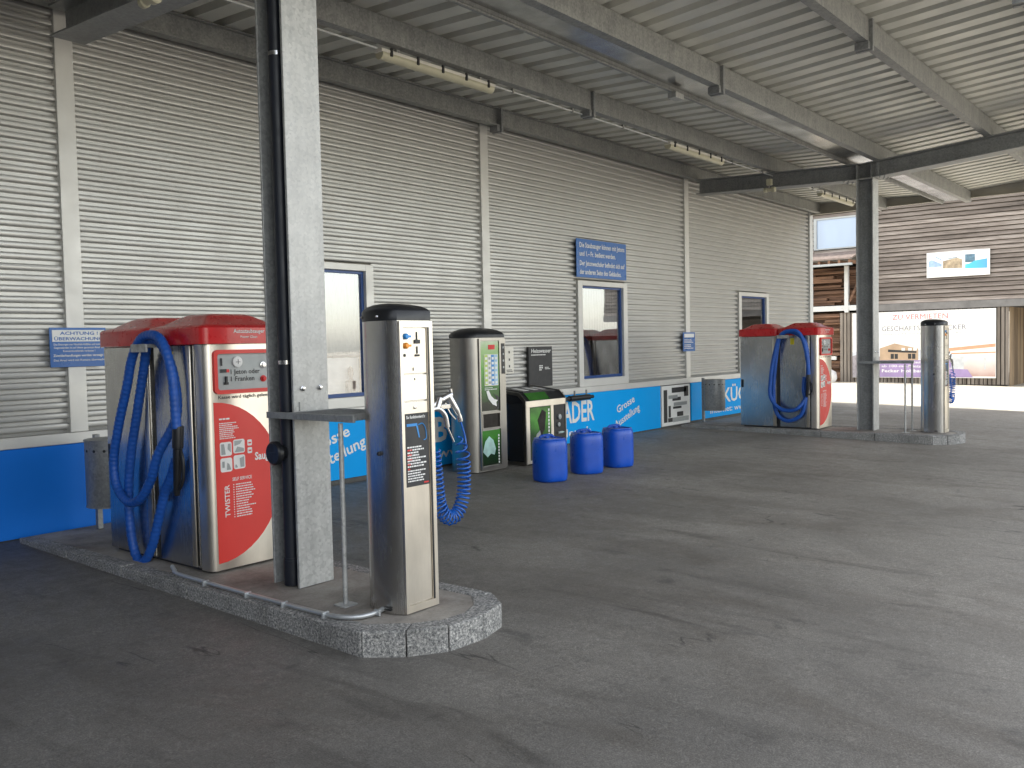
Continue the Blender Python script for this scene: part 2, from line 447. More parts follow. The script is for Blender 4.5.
# ================================================================== BUILDING WITH METAL CLADDING
bld = thing('clad_building', 'long building wall in horizontal silver corrugated metal cladding', 'building', (6.5, WY, .1))
PITCH, AMP = .088, .013
WINS = [(5.56,6.96), (11.0,12.37), (16.48,17.9)]
WZ0, WZ1 = .94, 2.53
strips = [-18.3, -23.66, -7.42, -1.86, 3.58, 8.93, 14.38]
PROF = [(.0,.010),(.003,-.016),(.006,-.0225),(.010,-.025),(.022,-.026),(.034,-.026),(.045,-.025),(.049,-.0225),(.052,-.016),(.055,.010),(.057,.016),(.086,.016)]
def corrug(bm, x0, x1, z0, z1, y):
    if z0 < 2.2 < z1: corrug1(bm, x0, x1, z0, 2.33, y); corrug1(bm, x0, x1, 2.312, z1, y-.004)
    else: corrug1(bm, x0, x1, z0, z1, y-(.004 if z0 > 2.2 else 0))
def corrug1(bm, x0, x1, z0, z1, y):
    """trapezoidal sheet: broad crest, narrow deep recess"""
    prev = None; k = int(z0/PITCH)-1; pts = [(z0, y)]
    while k*PITCH < z1:
        for pz, py in PROF:
            z = k*PITCH+pz
            if z0 < z < z1: pts.append((z, y+.012+py))
        k += 1
    pts.append((z1, y))
    for z, yy in pts:
        cur = (bm.verts.new((x0,yy,z)), bm.verts.new((x1,yy,z)))
        if prev: bm.faces.new((prev[0],prev[1],cur[1],cur[0]))
        prev = cur
edges = [-23.6]+strips+[20.2]
for a, b in zip(edges, edges[1:]):
    bm = B(); a0, b0 = a+.045, b-.045
    w = [q for q in WINS if a < q[0] < b]
    if w:
        w = w[0]
        corrug(bm, a0, w[0]-.02, .94, 4.75, WY); corrug(bm, w[1]+.02, b0, .94, 4.75, WY); corrug(bm, w[0]-.02, w[1]+.02, WZ1+.02, 4.75, WY)
    else: corrug(bm, a0, b0, .94, 4.75, WY)
    obj('cladding', bm, MT['clad'], bld, 38)
for x in strips: obj('cover_strip', box(B(), x-.075, x+.075, WY-.045, WY+.05, .94, 4.75, .004), MT['trim'], bld)
obj('corner_post', box(B(), 20.18, 20.36, WY-.05, WY+.13, .12, 4.9, .006), MT['postw'], bld)
obj('ledge', box(B(), -23.6, 20.18, WY-.055, WY+.06, .845, .938, .006), MT['trim'], bld)
bm = B(); xs = [-23.6]+[v for q_ in WINS for v in (q_[0]+.10, q_[1]-.10)]+[20.3]
for i in range(0, len(xs), 2): box(bm, xs[i], xs[i+1], WY+.05, WY+.25, .05, 4.74)
for a, b in WINS: box(bm, a+.10, b-.10, WY+.05, WY+.25, .05, WZ0+.10); box(bm, a+.10, b-.10, WY+.05, WY+.25, WZ1-.06, 4.74)
box(bm, -23.6, 20.3, WY+.9, 20, .05, 4.74); box(bm, 20.1, 20.3, WY+.25, WY+.9, .05, 4.74); box(bm, -23.6, -12.6, WY+.25, WY+.9, .05, 4.74)
obj('wall', bm, MT['render'], bld)
obj('roof', box(B(), -24, 20.5, WY+.05, 20.2, 4.742, 4.95), MT['fascia'], bld)
obj('plinth', box(B(), -23.6, 20.18, WY-.004, WY+.045, -.1, .84), MT['plinth'], bld)
for wi, (x0, x1) in enumerate(WINS):
    bm = B(); y0, y1 = WY-.045, WY+.05; f = .115
    box(bm, x0, x0+f, y0, y1, WZ0, WZ1, .004); box(bm, x1-f, x1, y0, y1, WZ0, WZ1, .004)
    box(bm, x0+f, x1-f, y0, y1, WZ1-.075, WZ1, .004); box(bm, x0+f, x1-f, y0, y1, WZ0, WZ0+.115, .004)
    w = obj('window', bm, MT['trim'], bld)
    bm = B(); a, b, c, d = x0+f+.002, x1-f-.002, WZ0+.117, WZ1-.077
    yb0, yb1 = WY+.0, WY+.048
    box(bm, a, a+.035, yb0, yb1, c, d); box(bm, b-.035, b, yb0, yb1, c, d); box(bm, a+.035, b-.035, yb0, yb1, c, c+.04); box(bm, a+.035, b-.035, yb0, yb1, d-.03, d)
    obj('sash', bm, MT['sash'], w)
    obj('pane', box(B(), a+.036, b-.036, WY+.020, WY+.024, c+.041, d-.031), MT['pane'], w)
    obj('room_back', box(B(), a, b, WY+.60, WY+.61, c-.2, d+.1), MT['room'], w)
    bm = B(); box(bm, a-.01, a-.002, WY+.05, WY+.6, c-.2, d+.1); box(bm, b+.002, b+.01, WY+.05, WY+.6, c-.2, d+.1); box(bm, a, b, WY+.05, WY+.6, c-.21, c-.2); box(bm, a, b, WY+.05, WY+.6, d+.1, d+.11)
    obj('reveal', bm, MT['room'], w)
    zc = (1.52, 1.70, 2.2)[wi]; bm = B(); prev = None; n = 150
    for i in range(n+1):
        xx = a+(b-a)*i/n; yy = WY+.085+.012*math.sin(i*1.05)+.004*math.sin(i*.37)
        cur = (bm.verts.new((xx,yy,zc)), bm.verts.new((xx,yy,d+.05)))
        if prev: bm.faces.new((prev[0],cur[0],cur[1],prev[1]))
        prev = cur
    obj('curtain', bm, MT['curtain'], w, 60)
    if wi == 0:
        bm = B(); box(bm, a, b, WY+.12, WY+.13, c-.1, zc-.03); obj('blind', bm, M('pale_blind', (.42,.45,.48), .6), w)
        bm = B(); disc_stack(bm, (b-.16,WY+.075,c+.05), (0,0,1), [(.05,0),(.06,.05),(.06,.12),(.02,.14),(.02,.16),(.035,.2),(.03,.26),(.005,.29)], 14); obj('figurine', bm, MT['tiles'], w, 60)

bm = B(); box(bm, -12.2, -11.9, -16, WY-.06, gz(-14)-.1, 4.2); obj('light_blocker_wall', bm, MT['blocker'], bld)  # added unseen wall, blocks light so left-facing sides stay darker
# blue boards along the foot of the wall
def board(name, label, x0, x1, z0, z1, mat, cat='banner', y=WY-.03):
    t = thing(name, label, cat, ((x0+x1)/2, y, z0))
    obj('panel', box(B(), x0, x1, y, WY-.006, z0, z1, .002), mat, t); return t
board('blue_banner', 'plain deep blue banner at the foot of the wall beside the left bin', -23.5, 5.15, .115, .842, MT['bannerd'])
YB = WY-.034
b1 = board('blue_banner', 'bright blue banner with slanted white Grosse Ausstellung seen behind the steel table', 5.2, 6.98, .16, .842, MT['banner'])
text('Grosse', 'lettering', b1, MT['white'], (5.95, YB, .45), .125, bold=.025, rot=R(17), width=.63)
text('Ausstellung', 'lettering', b1, MT['white'], (5.885, YB, .225), .125, bold=.025, rot=R(17), width=.95)
b2 = board('blue_banner', 'long blue banner lettered BÄDER behind the blue canisters', 7.03, 13.40, .13, .842, MT['banner'])
text('KB', 'lettering', b2, MT['white'], (7.60, YB, .43), .29, bold=.035)
text('KÜCHEN BÄDER', 'lettering', b2, MT['white'], (11.37, YB, .43), .30, bold=.03, align='RIGHT', width=2.35)
text('www.kb-kuechen-baeder.ch', 'lettering', b2, MT['white'], (11.30, YB, .225), .115, bold=.012, align='RIGHT', width=3.35)
text('Grosse', 'lettering', b2, MT['white'], (12.03, YB, .47), .115, bold=.025, rot=R(17), width=.55)
text('Ausstellung', 'lettering', b2, MT['white'], (11.98, YB, .24), .115, bold=.025, rot=R(18.5), width=.78)
po = thing('poster', 'black and white kitchen photo board on the wall left of the far bin', 'poster', (13.95, WY-.03, .16))
obj('panel', box(B(), 13.44, 14.44, WY-.03, WY-.006, .14, .83, .002), MT['white'], po)
bm = B()
def q(bm, x0, x1, z0, z1, y): face(bm, ((x0,y,z0),(x1,y,z0),(x1,y,z1),(x0,y,z1)))
q(bm, 13.50,13.62,.20,.76,YB); q(bm, 13.66,13.74,.28,.48,YB); q(bm, 13.78,14.30,.70,.79,YB); q(bm, 13.80,14.10,.56,.62,YB); q(bm, 13.82,14.12,.42,.46,YB); q(bm, 13.96,14.18,.28,.36,YB); q(bm, 14.22,14.38,.62,.80,YB); q(bm, 13.64,13.80,.20,.27,YB)
obj('picture', bm, MT['dark'], po)
bm = B(); q(bm, 13.66,13.98,.60,.66,YB-.002); q(bm, 13.84,14.32,.47,.53,YB-.002); q(bm, 13.8,14.38,.19,.27,YB-.002)
obj('picture', bm, MT['grey'], po)
b3 = board('blue_banner', 'blue banner lettered B KÜ beside the far red vacuum', 14.50, 20.1, .16, .84, MT['banner'])
text('KB KÜCHEN BÄDER', 'lettering', b3, MT['white'], (15.02, YB, .42), .26, bold=.03, width=4.3)
text('Internet: www.kb-kuechen-baeder.ch', 'lettering', b3, MT['white'], (15.2, YB, .235), .105, bold=.012, width=4.1)

# wall signs
YS_ = WY-.05
s = thing('wall_sign', 'blue sign with white heading ACHTUNG ÜBERWACHUNG on the left wall strip', 'sign', (3.58, YS_, 1.49))
obj('plate', box(B(), 3.355, 3.83, YS_-.012, YS_-.001, 1.49, 1.82, .002), MT['sign'], s)
yy = YS_-.0145
bm = B(); q(bm, 3.375, 3.815, 1.703, 1.80, yy); obj('heading_field', bm, MT['white'], s)
text('ACHTUNG !', 'lettering', s, MT['sign'], (3.60, yy-.002, 1.760), .026, bold=.03, align='CENTER', width=.32)
text('ÜBERWACHUNG', 'lettering', s, MT['sign'], (3.595, yy-.002, 1.714), .026, bold=.03, align='CENTER', width=.41)
for i, (tx, w, b, z) in enumerate((('Das Entsorgen von Haushalt-Abfällen und anderen', .42, .02, 1.672), ('Gegenständen ist auf dieser gesamten Areal bei', .42, .02, 1.645), ('Konventionalstrafe verboten !', .27, .02, 1.617), ('Zuwiderhandlungen werden verzeigt !', .43, .04, 1.578), ('Das Areal wird mit Kamera überwacht', .43, .02, 1.540))):
    text(tx, 'lettering', s, MT['white'], (3.595, yy, z), .016 if i != 3 else .019, bold=b, align='CENTER', width=w)
s = thing('wall_sign', 'large blue sign with four white lines above the middle window', 'sign', (11.63, YS_, 2.57))
obj('plate', box(B(), 10.945, 12.32, YS_-.012, YS_-.001, 2.575, 3.145, .003), MT['sign'], s)
for i, tx in enumerate(('Die Staubsauger können mit Jetons', 'und 1.– Fr. bedient werden.', 'Der Jetonwechsler befindet sich auf', 'der anderen Seite des Gebäudes.')):
    text(tx, 'lettering', s, MT['white'], (11.02, YS_-.0145, 3.02-i*.128-(.012 if i > 1 else 0)), .072, bold=.025, width=(1.24,.98,1.24,1.14)[i])
s = thing('wall_sign', 'small blue notice on the wall strip above the far bin', 'sign', (14.38, YS_, 1.41))
obj('plate', box(B(), 14.16, 14.60, YS_-.012, YS_-.001, 1.41, 1.745, .002), MT['sign'], s)
bm = B(); q(bm, 14.20,14.56,1.655,1.72,YS_-.0145); bars(bm, 14.2, 14.56, YS_-.0145, 1.62, 3, .024, .012, 3); bars(bm, 14.2, 14.56, YS_-.0145, 1.53, 3, .03, .014, 4)
obj('lettering', bm, MT['white'], s)
np_ = s = thing('notice_plate', 'narrow white notice plate on the wall between the two machines', 'notice', (9.3, WY-.03, 1.2))
obj('plate', box(B(), 9.20, 9.40, WY-.035, WY-.016, 1.21, 1.56, .003), MT['whited'], s)
bm = B()
for z in (1.50, 1.40, 1.31): q(bm, 9.29,9.315,z-.02,z+.012,WY-.0375)
bars(bm, 9.24, 9.37, WY-.0375, 1.26, 2, .02, .01, 5)
obj('symbols', bm, MT['dark'], s)

# ================================================================== CANOPY
can = thing('canopy', 'galvanised steel canopy with corrugated roof sheets over the forecourt', 'canopy', (3.51, 4.59, .14))
YMIN, YMAX = 1.42, 7.6
def zb(y): return 4.275+(.041*(y-4.6) if y > 4.6 else .077*(4.6-y))      # top of the cross beams (shallow valley at the columns)
X0, X1 = -18.6, 20.3
DECK = .235
# corrugated trapezoidal roof sheet, ribs run across the canopy
bm = B(); P = .31; prof = []
x = X0
while x < X1+.1:
    prof += [(x, 0), (x+.18, 0), (x+.198, .07), (x+.292, .07)]; x += P
rows = []
for y in (YMIN-.06, 4.37, 4.62, 4.86, 6.2, WY+.02):
    rows.append([bm.verts.new((px, y, zb(y)+DECK+pz)) for px, pz in prof])
for a, b in zip(rows, rows[1:]):
    for i in range(len(prof)-1): bm.faces.new((a[i], a[i+1], b[i+1], b[i]))
obj('roof_sheet', bm, MT['deck'], can)
# purlins
def ibeam_x(bm, x0, x1, y, z, h, w, tf=.012, tw=.010):
    box(bm, x0, x1, y-w/2, y+w/2, z, z+tf); box(bm, x0, x1, y-tw/2, y+tw/2, z+tf, z+h-tf); box(bm, x0, x1, y-w/2, y+w/2, z+h-tf, z+h)
def cbeam_x(bm, x0, x1, y, z, h, w, tf=.010):
    box(bm, x0, x1, y, y+w, z, z+tf); box(bm, x0, x1, y, y+tf, z+tf, z+h-tf); box(bm, x0, x1, y, y+w, z+h-tf, z+h)
PUR = [7.46, 6.05, 4.40, 2.86, 1.52]
for y in PUR:
    z = zb(y)+.003
    bm = B()
    for xa, xb in ((X0, -1.98), (-1.94, 8.95), (8.99, X1-.02)):
        if y < 6.5 and y > 0: cbeam_x(bm, xa, xb, y-.05, z, DECK-.012, .10)
        else: ibeam_x(bm, xa, xb, y, z, DECK-.012, .11)
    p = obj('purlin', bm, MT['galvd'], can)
    bm = B()
    box(bm, 8.952, 8.988, y-.085, y+.075, z-.085, z+DECK-.02); box(bm, 8.90, 8.951, y-.06, y+.07, z-.075, z-.002)
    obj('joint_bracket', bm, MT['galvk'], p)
# gutter along the valley with a thin rail on its wall side
bm = B(); zg = zb(4.6)+.09
face(bm, ((X0,4.86,zg),(X1-.02,4.86,zg),(X1-.02,4.452,zg),(X0,4.452,zg))); face(bm, ((X0,4.86,zg),(X1-.02,4.86,zg),(X1-.02,4.88,zg+.14),(X0,4.88,zg+.14)))
obj('gutter', bm, MT['gutter'], can)
bm = B(); box(bm, X0, X1-.02, 4.875, 4.915, zg-.045, zg+.04, .004); box(bm, X0, X1-.02, 4.862, 4.874, zg-.03, zg+.012)
obj('gutter_rail', bm, MT['galvd'], can)
obj('rail_hanger', box(B(), 8.86, 9.04, 4.83, 4.93, zg-.11, zg-.05), MT['galv'], can)
# columns, cross beams
def hcol(bm, x, y, z0, z1, w=.265, h=.26, tf=.0175, tw=.011):
    box(bm, x-w/2, x+w/2, y-h/2, y-h/2+tf, z0, z1, .002, 1); box(bm, x-w/2, x+w/2, y+h/2-tf, y+h/2, z0, z1, .002, 1)
for cx, z0 in ((-18.29, -.02), (-7.39, -.02), (3.51, .142), (14.45, .142)):
    bm = B(); ccx = cx-.015; hcol(bm, ccx, 4.57, z0, zb(4.6)-.25); box(bm, ccx-.138, ccx+.138, 4.435, 4.705, zb(4.6)-.25, zb(4.6)-.235)
    c = obj('column', bm, MT['galv'], can)
    bm = B(); box(bm, ccx-.006, ccx+.006, 4.4594, 4.6806, z0, zb(4.6)-.251); box(bm, ccx-.131, ccx-.006, 4.4590, 4.461, z0, zb(4.6)-.251); box(bm, ccx-.131, ccx-.006, 4.6790, 4.681, z0, zb(4.6)-.251); obj('shaded_column_web', bm, MT['galvk'], c)  # web and thin inner liners, their shaded side painted as darker steel
    bm = B()
    for bx in (-.065, .065):
        disc_stack(bm, (ccx+bx, 4.44, 1.36), (0,-1,0), [(.017,0),(.017,.009),(.010,.012),(.010,.02),(.001,.021)], 8)
    obj('bolt', bm, MT['chrome'], c)
    bm = B(); hb = .25; tf = .014; w = .28
    ys = [7.44, 4.6, YMIN]
    # flanges and web as sheared boxes following the valley
    def span(y0, y1, x0, x1, d0, d1):
        a, b = zb(y0), zb(y1)
        v = [bm.verts.new(p) for p in ((x0,y0,a+d0),(x1,y0,a+d0),(x1,y1,b+d0),(x0,y1,b+d0),(x0,y0,a+d1),(x1,y0,a+d1),(x1,y1,b+d1),(x0,y1,b+d1))]
        for f in ((0,3,2,1),(4,5,6,7),(0,1,5,4),(1,2,6,5),(2,3,7,6),(3,0,4,7)): bm.faces.new([v[i] for i in f])
    for ya, yb in zip(ys, ys[1:]):
        span(ya, yb, cx-w/2, cx+w/2, -hb, -hb+tf); span(ya, yb, cx-w/2, cx+w/2, -tf, 0); span(ya, yb, cx-.006, cx+.006, -hb+tf, -tf)
    for yy in (4.70, 4.48):
        box(bm, cx-.118, cx+.118, yy-.008, yy+.008, zb(4.6)-hb+tf+.004, zb(4.6)-tf-.002)
    box(bm, cx-.12, cx-.10, 4.36, 4.40, zb(4.4)-hb+.02, zb(4.4)-tf-.01)
    b = obj('cross_beam', bm, MT['galvk'], can)  # beam shade is put into its darker steel colour
    bm = B()
    for yy in (4.90, 4.83, 4.35, 4.28):
        for xx in (-.09, .09): disc_stack(bm, (cx+xx, yy, zb(yy)-hb), (0,0,-1), [(.016,0),(.016,.012),(.009,.014),(.009,.03)], 8)
    obj('bolt', bm, MT['galv'], b)
    if 0 < cx < 9:
        px, py = cx-.105, 4.560
        bm = B(); path = [(px,py,.145),(px,py,3.9),(px-.02,py,4.1),(px-.02,py,zg-.02)]
        tube(bm, path, .046, 18); cyl(bm, (px,py,.145), (px,py,.30), .053, 18); cyl(bm, (px,py,.30),(px,py,.315),.050,18)
        d = obj('downpipe', bm, MT['pipe'], can, 40)
        bm = B(); disc_stack(bm, (px-.04,py,.97), (-1,0,0), [(.045,0),(.045,.05),(.073,.05),(.073,.075),(.063,.084),(.058,.078),(.001,.078)], 26); box(bm, px-.124, px-.116, py-.04, py+.04, .963, .977)
        obj('access_cap', bm, MT['black'], d, 35)
        for z in (1.52, 3.38):
            bm = B(); cyl(bm, (px,py,z-.012), (px,py,z+.012), .0485, 18); obj('pipe_clamp', bm, MT['chrome'], d, 40)
# roof edge trim at the end of the canopy
bm = B(); box(bm, X1, X1+.02, YMIN, WY-.06, 4.375, 4.80); box(bm, X1-.08, X1, YMIN, WY-.06, 4.375, 4.39)
obj('edge_fascia', bm, MT['fascia'], can)
bm = B(); box(bm, X0-.02, X0-.002, YMIN, WY-.06, 4.375, 4.80); obj('edge_fascia', bm, MT['fascia'], can)

# fluorescent lights with conduit on the second purlin
LX = [(5.68,7.28,'tube light housing nearest the bright steel column'), (10.95,12.6,'tube light under the roof in the middle bay'), (16.6,18.4,'tube light under the roof at the far end of the wall')]
zl = zb(6.05)-.03
for x0, x1, lab in LX:
    t = thing('tube_light', lab, 'light', ((x0+x1)/2, 6.13, zl), 'tube lights under the canopy')
    box_b = B(); box(box_b, x0, x1, 6.06, 6.17, zl-.035, zl, .012); obj('housing', box_b, MT['whited'], t, 40)
    bm = B(); tube(bm, [(x0+.02,6.115,zl-.045),(x1-.02,6.115,zl-.045)], .052, 14); obj('diffuser', bm, MT['cream'], t, 50)
    bm = B()
    for k in range(5):
        xx = x0+.12+(x1-x0-.24)*k/4; box(bm, xx-.012, xx+.012, 6.05, 6.066, zl-.06, zl+.012); box(bm, xx-.012, xx+.012, 6.166, 6.18, zl-.06, zl+.012)
    obj('clip', bm, MT['dark'], t)
    bm = B(); box(bm, x0+.2, x0+.24, 6.075, 6.11, zl, zl+.028); box(bm, x1-.24, x1-.2, 6.075, 6.11, zl, zl+.028); obj('bracket', bm, MT['galvd'], t)
t = thing('light_conduit', 'thin pale conduit feeding the tube lights along a purlin', 'conduit', (9, 6.13, zl))
cr = [(-6.6, 5.66), (7.30, 10.93), (12.62, 16.58), (18.42, X1-.1)]
for a, b in cr:
    bm = B(); cyl(bm, (a,6.10,zl-.008), (b,6.10,zl-.008), .010, 8); c = obj('conduit', bm, MT['postw'], t, 60)
    bm = B(); x = a+.3
    while x < b-.1: box(bm, x-.012, x+.012, 6.085, 6.115, zl-.022, zl+.026); x += 1.1
    obj('saddle', bm, MT['galvd'], c)
def beam_lamp(x, y, lab):
    z = zb(y)-.25
    t = thing('flood_lamp', lab, 'lamp', (x, y, z), 'small lamps on the cross beams')
    bm = B(); box(bm, x-.05, x+.03, y-.04, y+.04, z+.03, z+.13, .006); obj('junction_box', bm, MT['cream'], t)
    bm = B(); cyl(bm, (x-.01,y,z+.03), (x-.01,y,z-.02), .012, 8); obj('bracket', bm, MT['chrome'], t)
    bm = B(); disc_stack(bm, (x,y+.10,z-.045), (0,-1,0), [(.028,0),(.04,.01),(.04,.05),(.03,.06),(.03,.13),(.045,.14),(.045,.19),(.03,.20)], 14); obj('lamp_head', bm, MT['cream'], t, 40)
    return t
beam_lamp(3.36, 5.90, 'small cream lamp fixed to the near cross beam at the top left')
beam_lamp(14.25, 6.07, 'small cream lamp under the far cross beam left of the far column')

# ================================================================== KERB ISLANDS
NOSE = [(3.02,3.50),(3.17,3.325),(3.37,3.205),(3.63,3.19),(3.85,3.245),(3.975,3.42)]
def island(dx, lab):
    t = thing('kerb_island', lab, 'kerb island', (3.5+dx, 5.4, 0), 'kerb islands on the forecourt')
    outer = [(3.02,7.58)]+NOSE+[(3.98,7.58)]
    c = Vector((3.5, 5.4)); inner = []
    for i, p in enumerate(outer):
        x, y = p; inner.append((x+(.115 if x < 3.3 else -.115 if x > 3.8 else (3.5-x)*.25), y+(0 if y > 7 else .115 if y < 3.3 else .07)))
    sl = B(); prism(sl, [(x+dx, y) for x, y in inner], -.1, .137)
    obj('slab', sl, MT['slab'], t)
    # stones: long ones on the sides, one per facet at the nose
    def stone(a, b, ai, bi, g=.004):
        a, b, ai, bi = map(Vector, (a, b, ai, bi)); u = (b-a).normalized()*g
        bm = B(); j = [random.uniform(-.004,.004) for _ in range(2)]
        prism(bm, [((p.x+dx), p.y) for p in (a+u, b-u, bi-u*.5, ai+u*.5)], -.1, .14+j[0], .008); return obj('kerb_stone', bm, MT['granite'], t)
    n = 5
    for k in range(n):
        y0 = 7.58+(3.50-7.58)*k/n; y1 = 7.58+(3.50-7.58)*(k+1)/n
        stone((3.02,y0), (3.02,y1), (3.135,y0), (3.135,y1)); stone((3.98,y1), (3.98,y0), (3.865,y1), (3.865,y0))
    for i in range(1, 6): stone(outer[i], outer[i+1], inner[i], inner[i+1])
    stone(NOSE[-1], (3.98,3.50), inner[6], (3.865,3.5))
    return t
island(0, 'near raised kerb island with granite edge stones under the left vacuum')
island(10.90, 'far raised kerb island with granite edge stones under the far column')

# conduit lying on the near island
t = thing('zinc_conduit', 'bent silver conduit along the near island kerb to the air pillar', 'conduit', (3.1, 4.6, .14))
bm = B(); pts = smooth_path([(3.115,5.46,.19),(3.11,5.42,.17),(3.09,5.36,.160),(3.08,5.0,.158),(3.075,4.4,.158),(3.08,3.90,.158),(3.10,3.74,.158),(3.17,3.66,.158),(3.27,3.65,.158),(3.37,3.68,.158)], .05)
tube(bm, pts, .0135, 10); obj('pipe', bm, MT['conduit'], t, 60)
bm = B()
for x, y in ((3.08,5.0),(3.075,4.55),(3.077,4.2),(3.085,3.85)): box(bm, x-.03, x+.016, y-.007, y+.007, .14, .1735, .002)
box(bm, 3.263, 3.277, 3.625, 3.668, .14, .1735, .002)
obj('saddle', bm, MT['conduit'], t)

# ================================================================== CAR VACUUM
def hip_cap(bm, x0, x1, y0, y1, z0):
    """red moulded hood: upright band, sloped hip, flat crown"""
    t = bmesh.new(); lev = []
    for ins, z in ((0, z0), (0, z0+.105), (.012, z0+.118), (.075, z0+.132), (.17, z0+.185), (.215, z0+.203)):
        ix = ins*.9; iy = ins
        pts = rrect(x0+ix, x1-ix, y0+iy, y1-iy, max(.012, .05-ins*.12), 3)
        lev.append([t.verts.new((px, py, z)) for px, py in pts])
    for a, b in zip(lev, lev[1:]):
        n = len(a)
        for i in range(n): t.faces.new((a[i], a[(i+1) % n], b[(i+1) % n], b[i]))
    t.faces.new(lev[0][::-1]); t.faces.new(lev[-1]); merge(bm, t)

def vacuum(label):
    FX0, FX1 = 3.25, 3.865
    t = thing('car_vacuum', label, 'vacuum', (3.55, 5.83, .14), 'twin red and steel car vacuums on the islands')
    # two cabinets standing back to back, front door panel
    obj('base_plinth', box(B(), FX0+.03, FX1-.03, 5.25, 6.48, .14, .175), MT['dark'], t)
    bm = B(); box(bm, FX0, FX1, 5.90, 6.53, .16, 1.643, .008); obj('rear_cabinet', bm, MT['steel'], t)
    bm = B(); box(bm, FX0+.004, FX1, 5.345, 5.84, .16, 1.643, .006); obj('front_cabinet', bm, MT['steel'], t)
    bm = B(); box(bm, FX0+.02, FX1-.02, 5.842, 5.898, .16, 1.64); obj('gap_filler', bm, MT['dark'], t)
    for y0, y1 in ((5.90,5.96), (5.36,5.41)):
        bm = B(); box(bm, FX0-.014, FX0-.002, y0, y1, .17, 1.64, .005); obj('edge_trim', bm, MT['steelf'], t, 40)
    obj('seam', box(B(), FX0+.015, FX1-.01, 5.325, 5.343, .17, 1.64), MT['dark'], t)
    bm = B(); prism(bm, [(FX0+.0,5.323),(FX0+.0,5.25),(FX0+.012,5.218),(FX0+.04,5.202),(FX1-.04,5.202),(FX1-.012,5.218),(FX1,5.25),(FX1,5.323)], .155, 1.642)
    door = obj('front_door', bm, MT['steelf'], t, 45)
    bm = B(); box(bm, FX0-.008, FX0-.001, 6.47, 6.51, .80, .93, .003); obj('lock_slot', bm, MT['black'], t)
    bm = B(); box(bm, FX0-.012, FX0-.004, 5.375, 5.405, .88, 1.02, .003); obj('latch', bm, MT['black'], t)
    # hoods
    bm = B(); hip_cap(bm, FX0-.03, FX1+.03, 5.872, 6.555, 1.645); obj('hood', bm, MT['red'], t, 35)
    bm = B(); hip_cap(bm, FX0-.03, FX1+.03, 5.172, 5.868, 1.645)
    h = obj('hood', bm, MT['red'], t, 35)
    text('Autostaubsauger', 'lettering', h, MT['white'], (3.45, 5.169, 1.715), .026, bold=.02, width=.24)
    text('Power Clean', 'lettering', h, MT['white'], (3.50, 5.169, 1.682), .015, bold=.02, width=.13)
    # control panel
    F = 5.202
    bm = B(); o_ = rrect(3.30, 3.80, 1.315, 1.605, .035); i_ = rrect(3.326, 3.774, 1.341, 1.579, .018)
    frame_ring(bm, o_, i_, F-.026, F-.001); pf = obj('panel_frame', bm, MT['decal'], t, 35)
    bm = B(); plate(bm, i_, F-.006, F-.001); pan = obj('control_panel', bm, MT['grey'], t)
    bm = B(); disc_stack(bm, (3.485,F-.007,1.523), (0,-1,0), [(.036,0),(.036,.010),(.032,.012)], 24); obj('gauge', bm, MT['white'], pan, 40)
    bm = B(); box(bm, 3.468, 3.502, F-.0215, F-.0195, 1.521, 1.5245); box(bm, 3.484, 3.487, F-.0215, F-.0195, 1.51, 1.54); box(bm, 3.36,3.368,F-.016,F-.007,1.50,1.55); box(bm, 3.355,3.40,F-.012,F-.007,1.455,1.478); box(bm, 3.388,3.402,F-.02,F-.007,1.38,1.43); box(bm, 3.378,3.412,F-.014,F-.007,1.375,1.392)
    obj('slot', bm, MT['black'], pan)
    bm = B(); box(bm, 3.40, 3.42, F-.013, F-.007, 1.456, 1.477); obj('coin_flap', bm, MT['redp'], pan)
    for z, mm in ((1.497, 'chrome'), (1.405, 'redp')):
        bm = B(); disc_stack(bm, (3.685,F-.007,z), (0,-1,0), [(.022,0),(.022,.006),(.014,.008),(.014,.022),(.001,.023)], 16); obj('button', bm, MT[mm], pan, 40)
    text('1 Jeton oder', 'lettering', pan, MT['dark'], (3.425, F-.0085, 1.443), .032, bold=.01, width=.225)
    text('1 Franken', 'lettering', pan, MT['dark'], (3.425, F-.0085, 1.396), .032, bold=.01, width=.18)
    text('Kasse wird täglich geleert', 'lettering', t, MT['dark'], (3.335, F-.0025, 1.283), .022, bold=.015, width=.41)
    # red quarter-round decal
    bm = B(); pts = [(3.30, .20), (3.30, 1.262)]
    for k in range(25):
        a = R(90-180*k/24); pts.append((3.30+.50*math.cos(a)*.98+.02*(1-abs(math.sin(a))), .731+.531*math.sin(a)))
    pts = pts[:1]+pts[1:]
    plate(bm, [(x, z) for x, z in pts[1:]], F-.003, F-.0005); dec = obj('decal', bm, MT['decal'], t)
    D = F-.0045
    text('TWISTER', 'lettering', dec, MT['white'], (3.395, D, .50), .036, bold=.02, rot=R(90), width=None, sx=1)
    text('SELF SERVICE', 'lettering', dec, MT['white'], (3.42, D, .735), .021, bold=.02, width=.15)
    text('Saugen', 'lettering', dec, MT['white'], (3.60, D, .855), .050, bold=.04, width=.17)
    bm = B(); bars(bm, 3.335, 3.50, D, 1.125, 9, .0125, .006, 11); bars(bm, 3.445, 3.60, D, .712, 14, .0165, .007, 12)
    for k in range(14): face(bm, ((3.425,D,.712-k*.0165-.007),(3.432,D,.712-k*.0165-.007),(3.432,D,.712-k*.0165),(3.425,D,.712-k*.0165)))
    bars(bm, 3.335, 3.42, D, 1.155, 1, .02, .010, 13)
    obj('small_print', bm, MT['white'], dec)
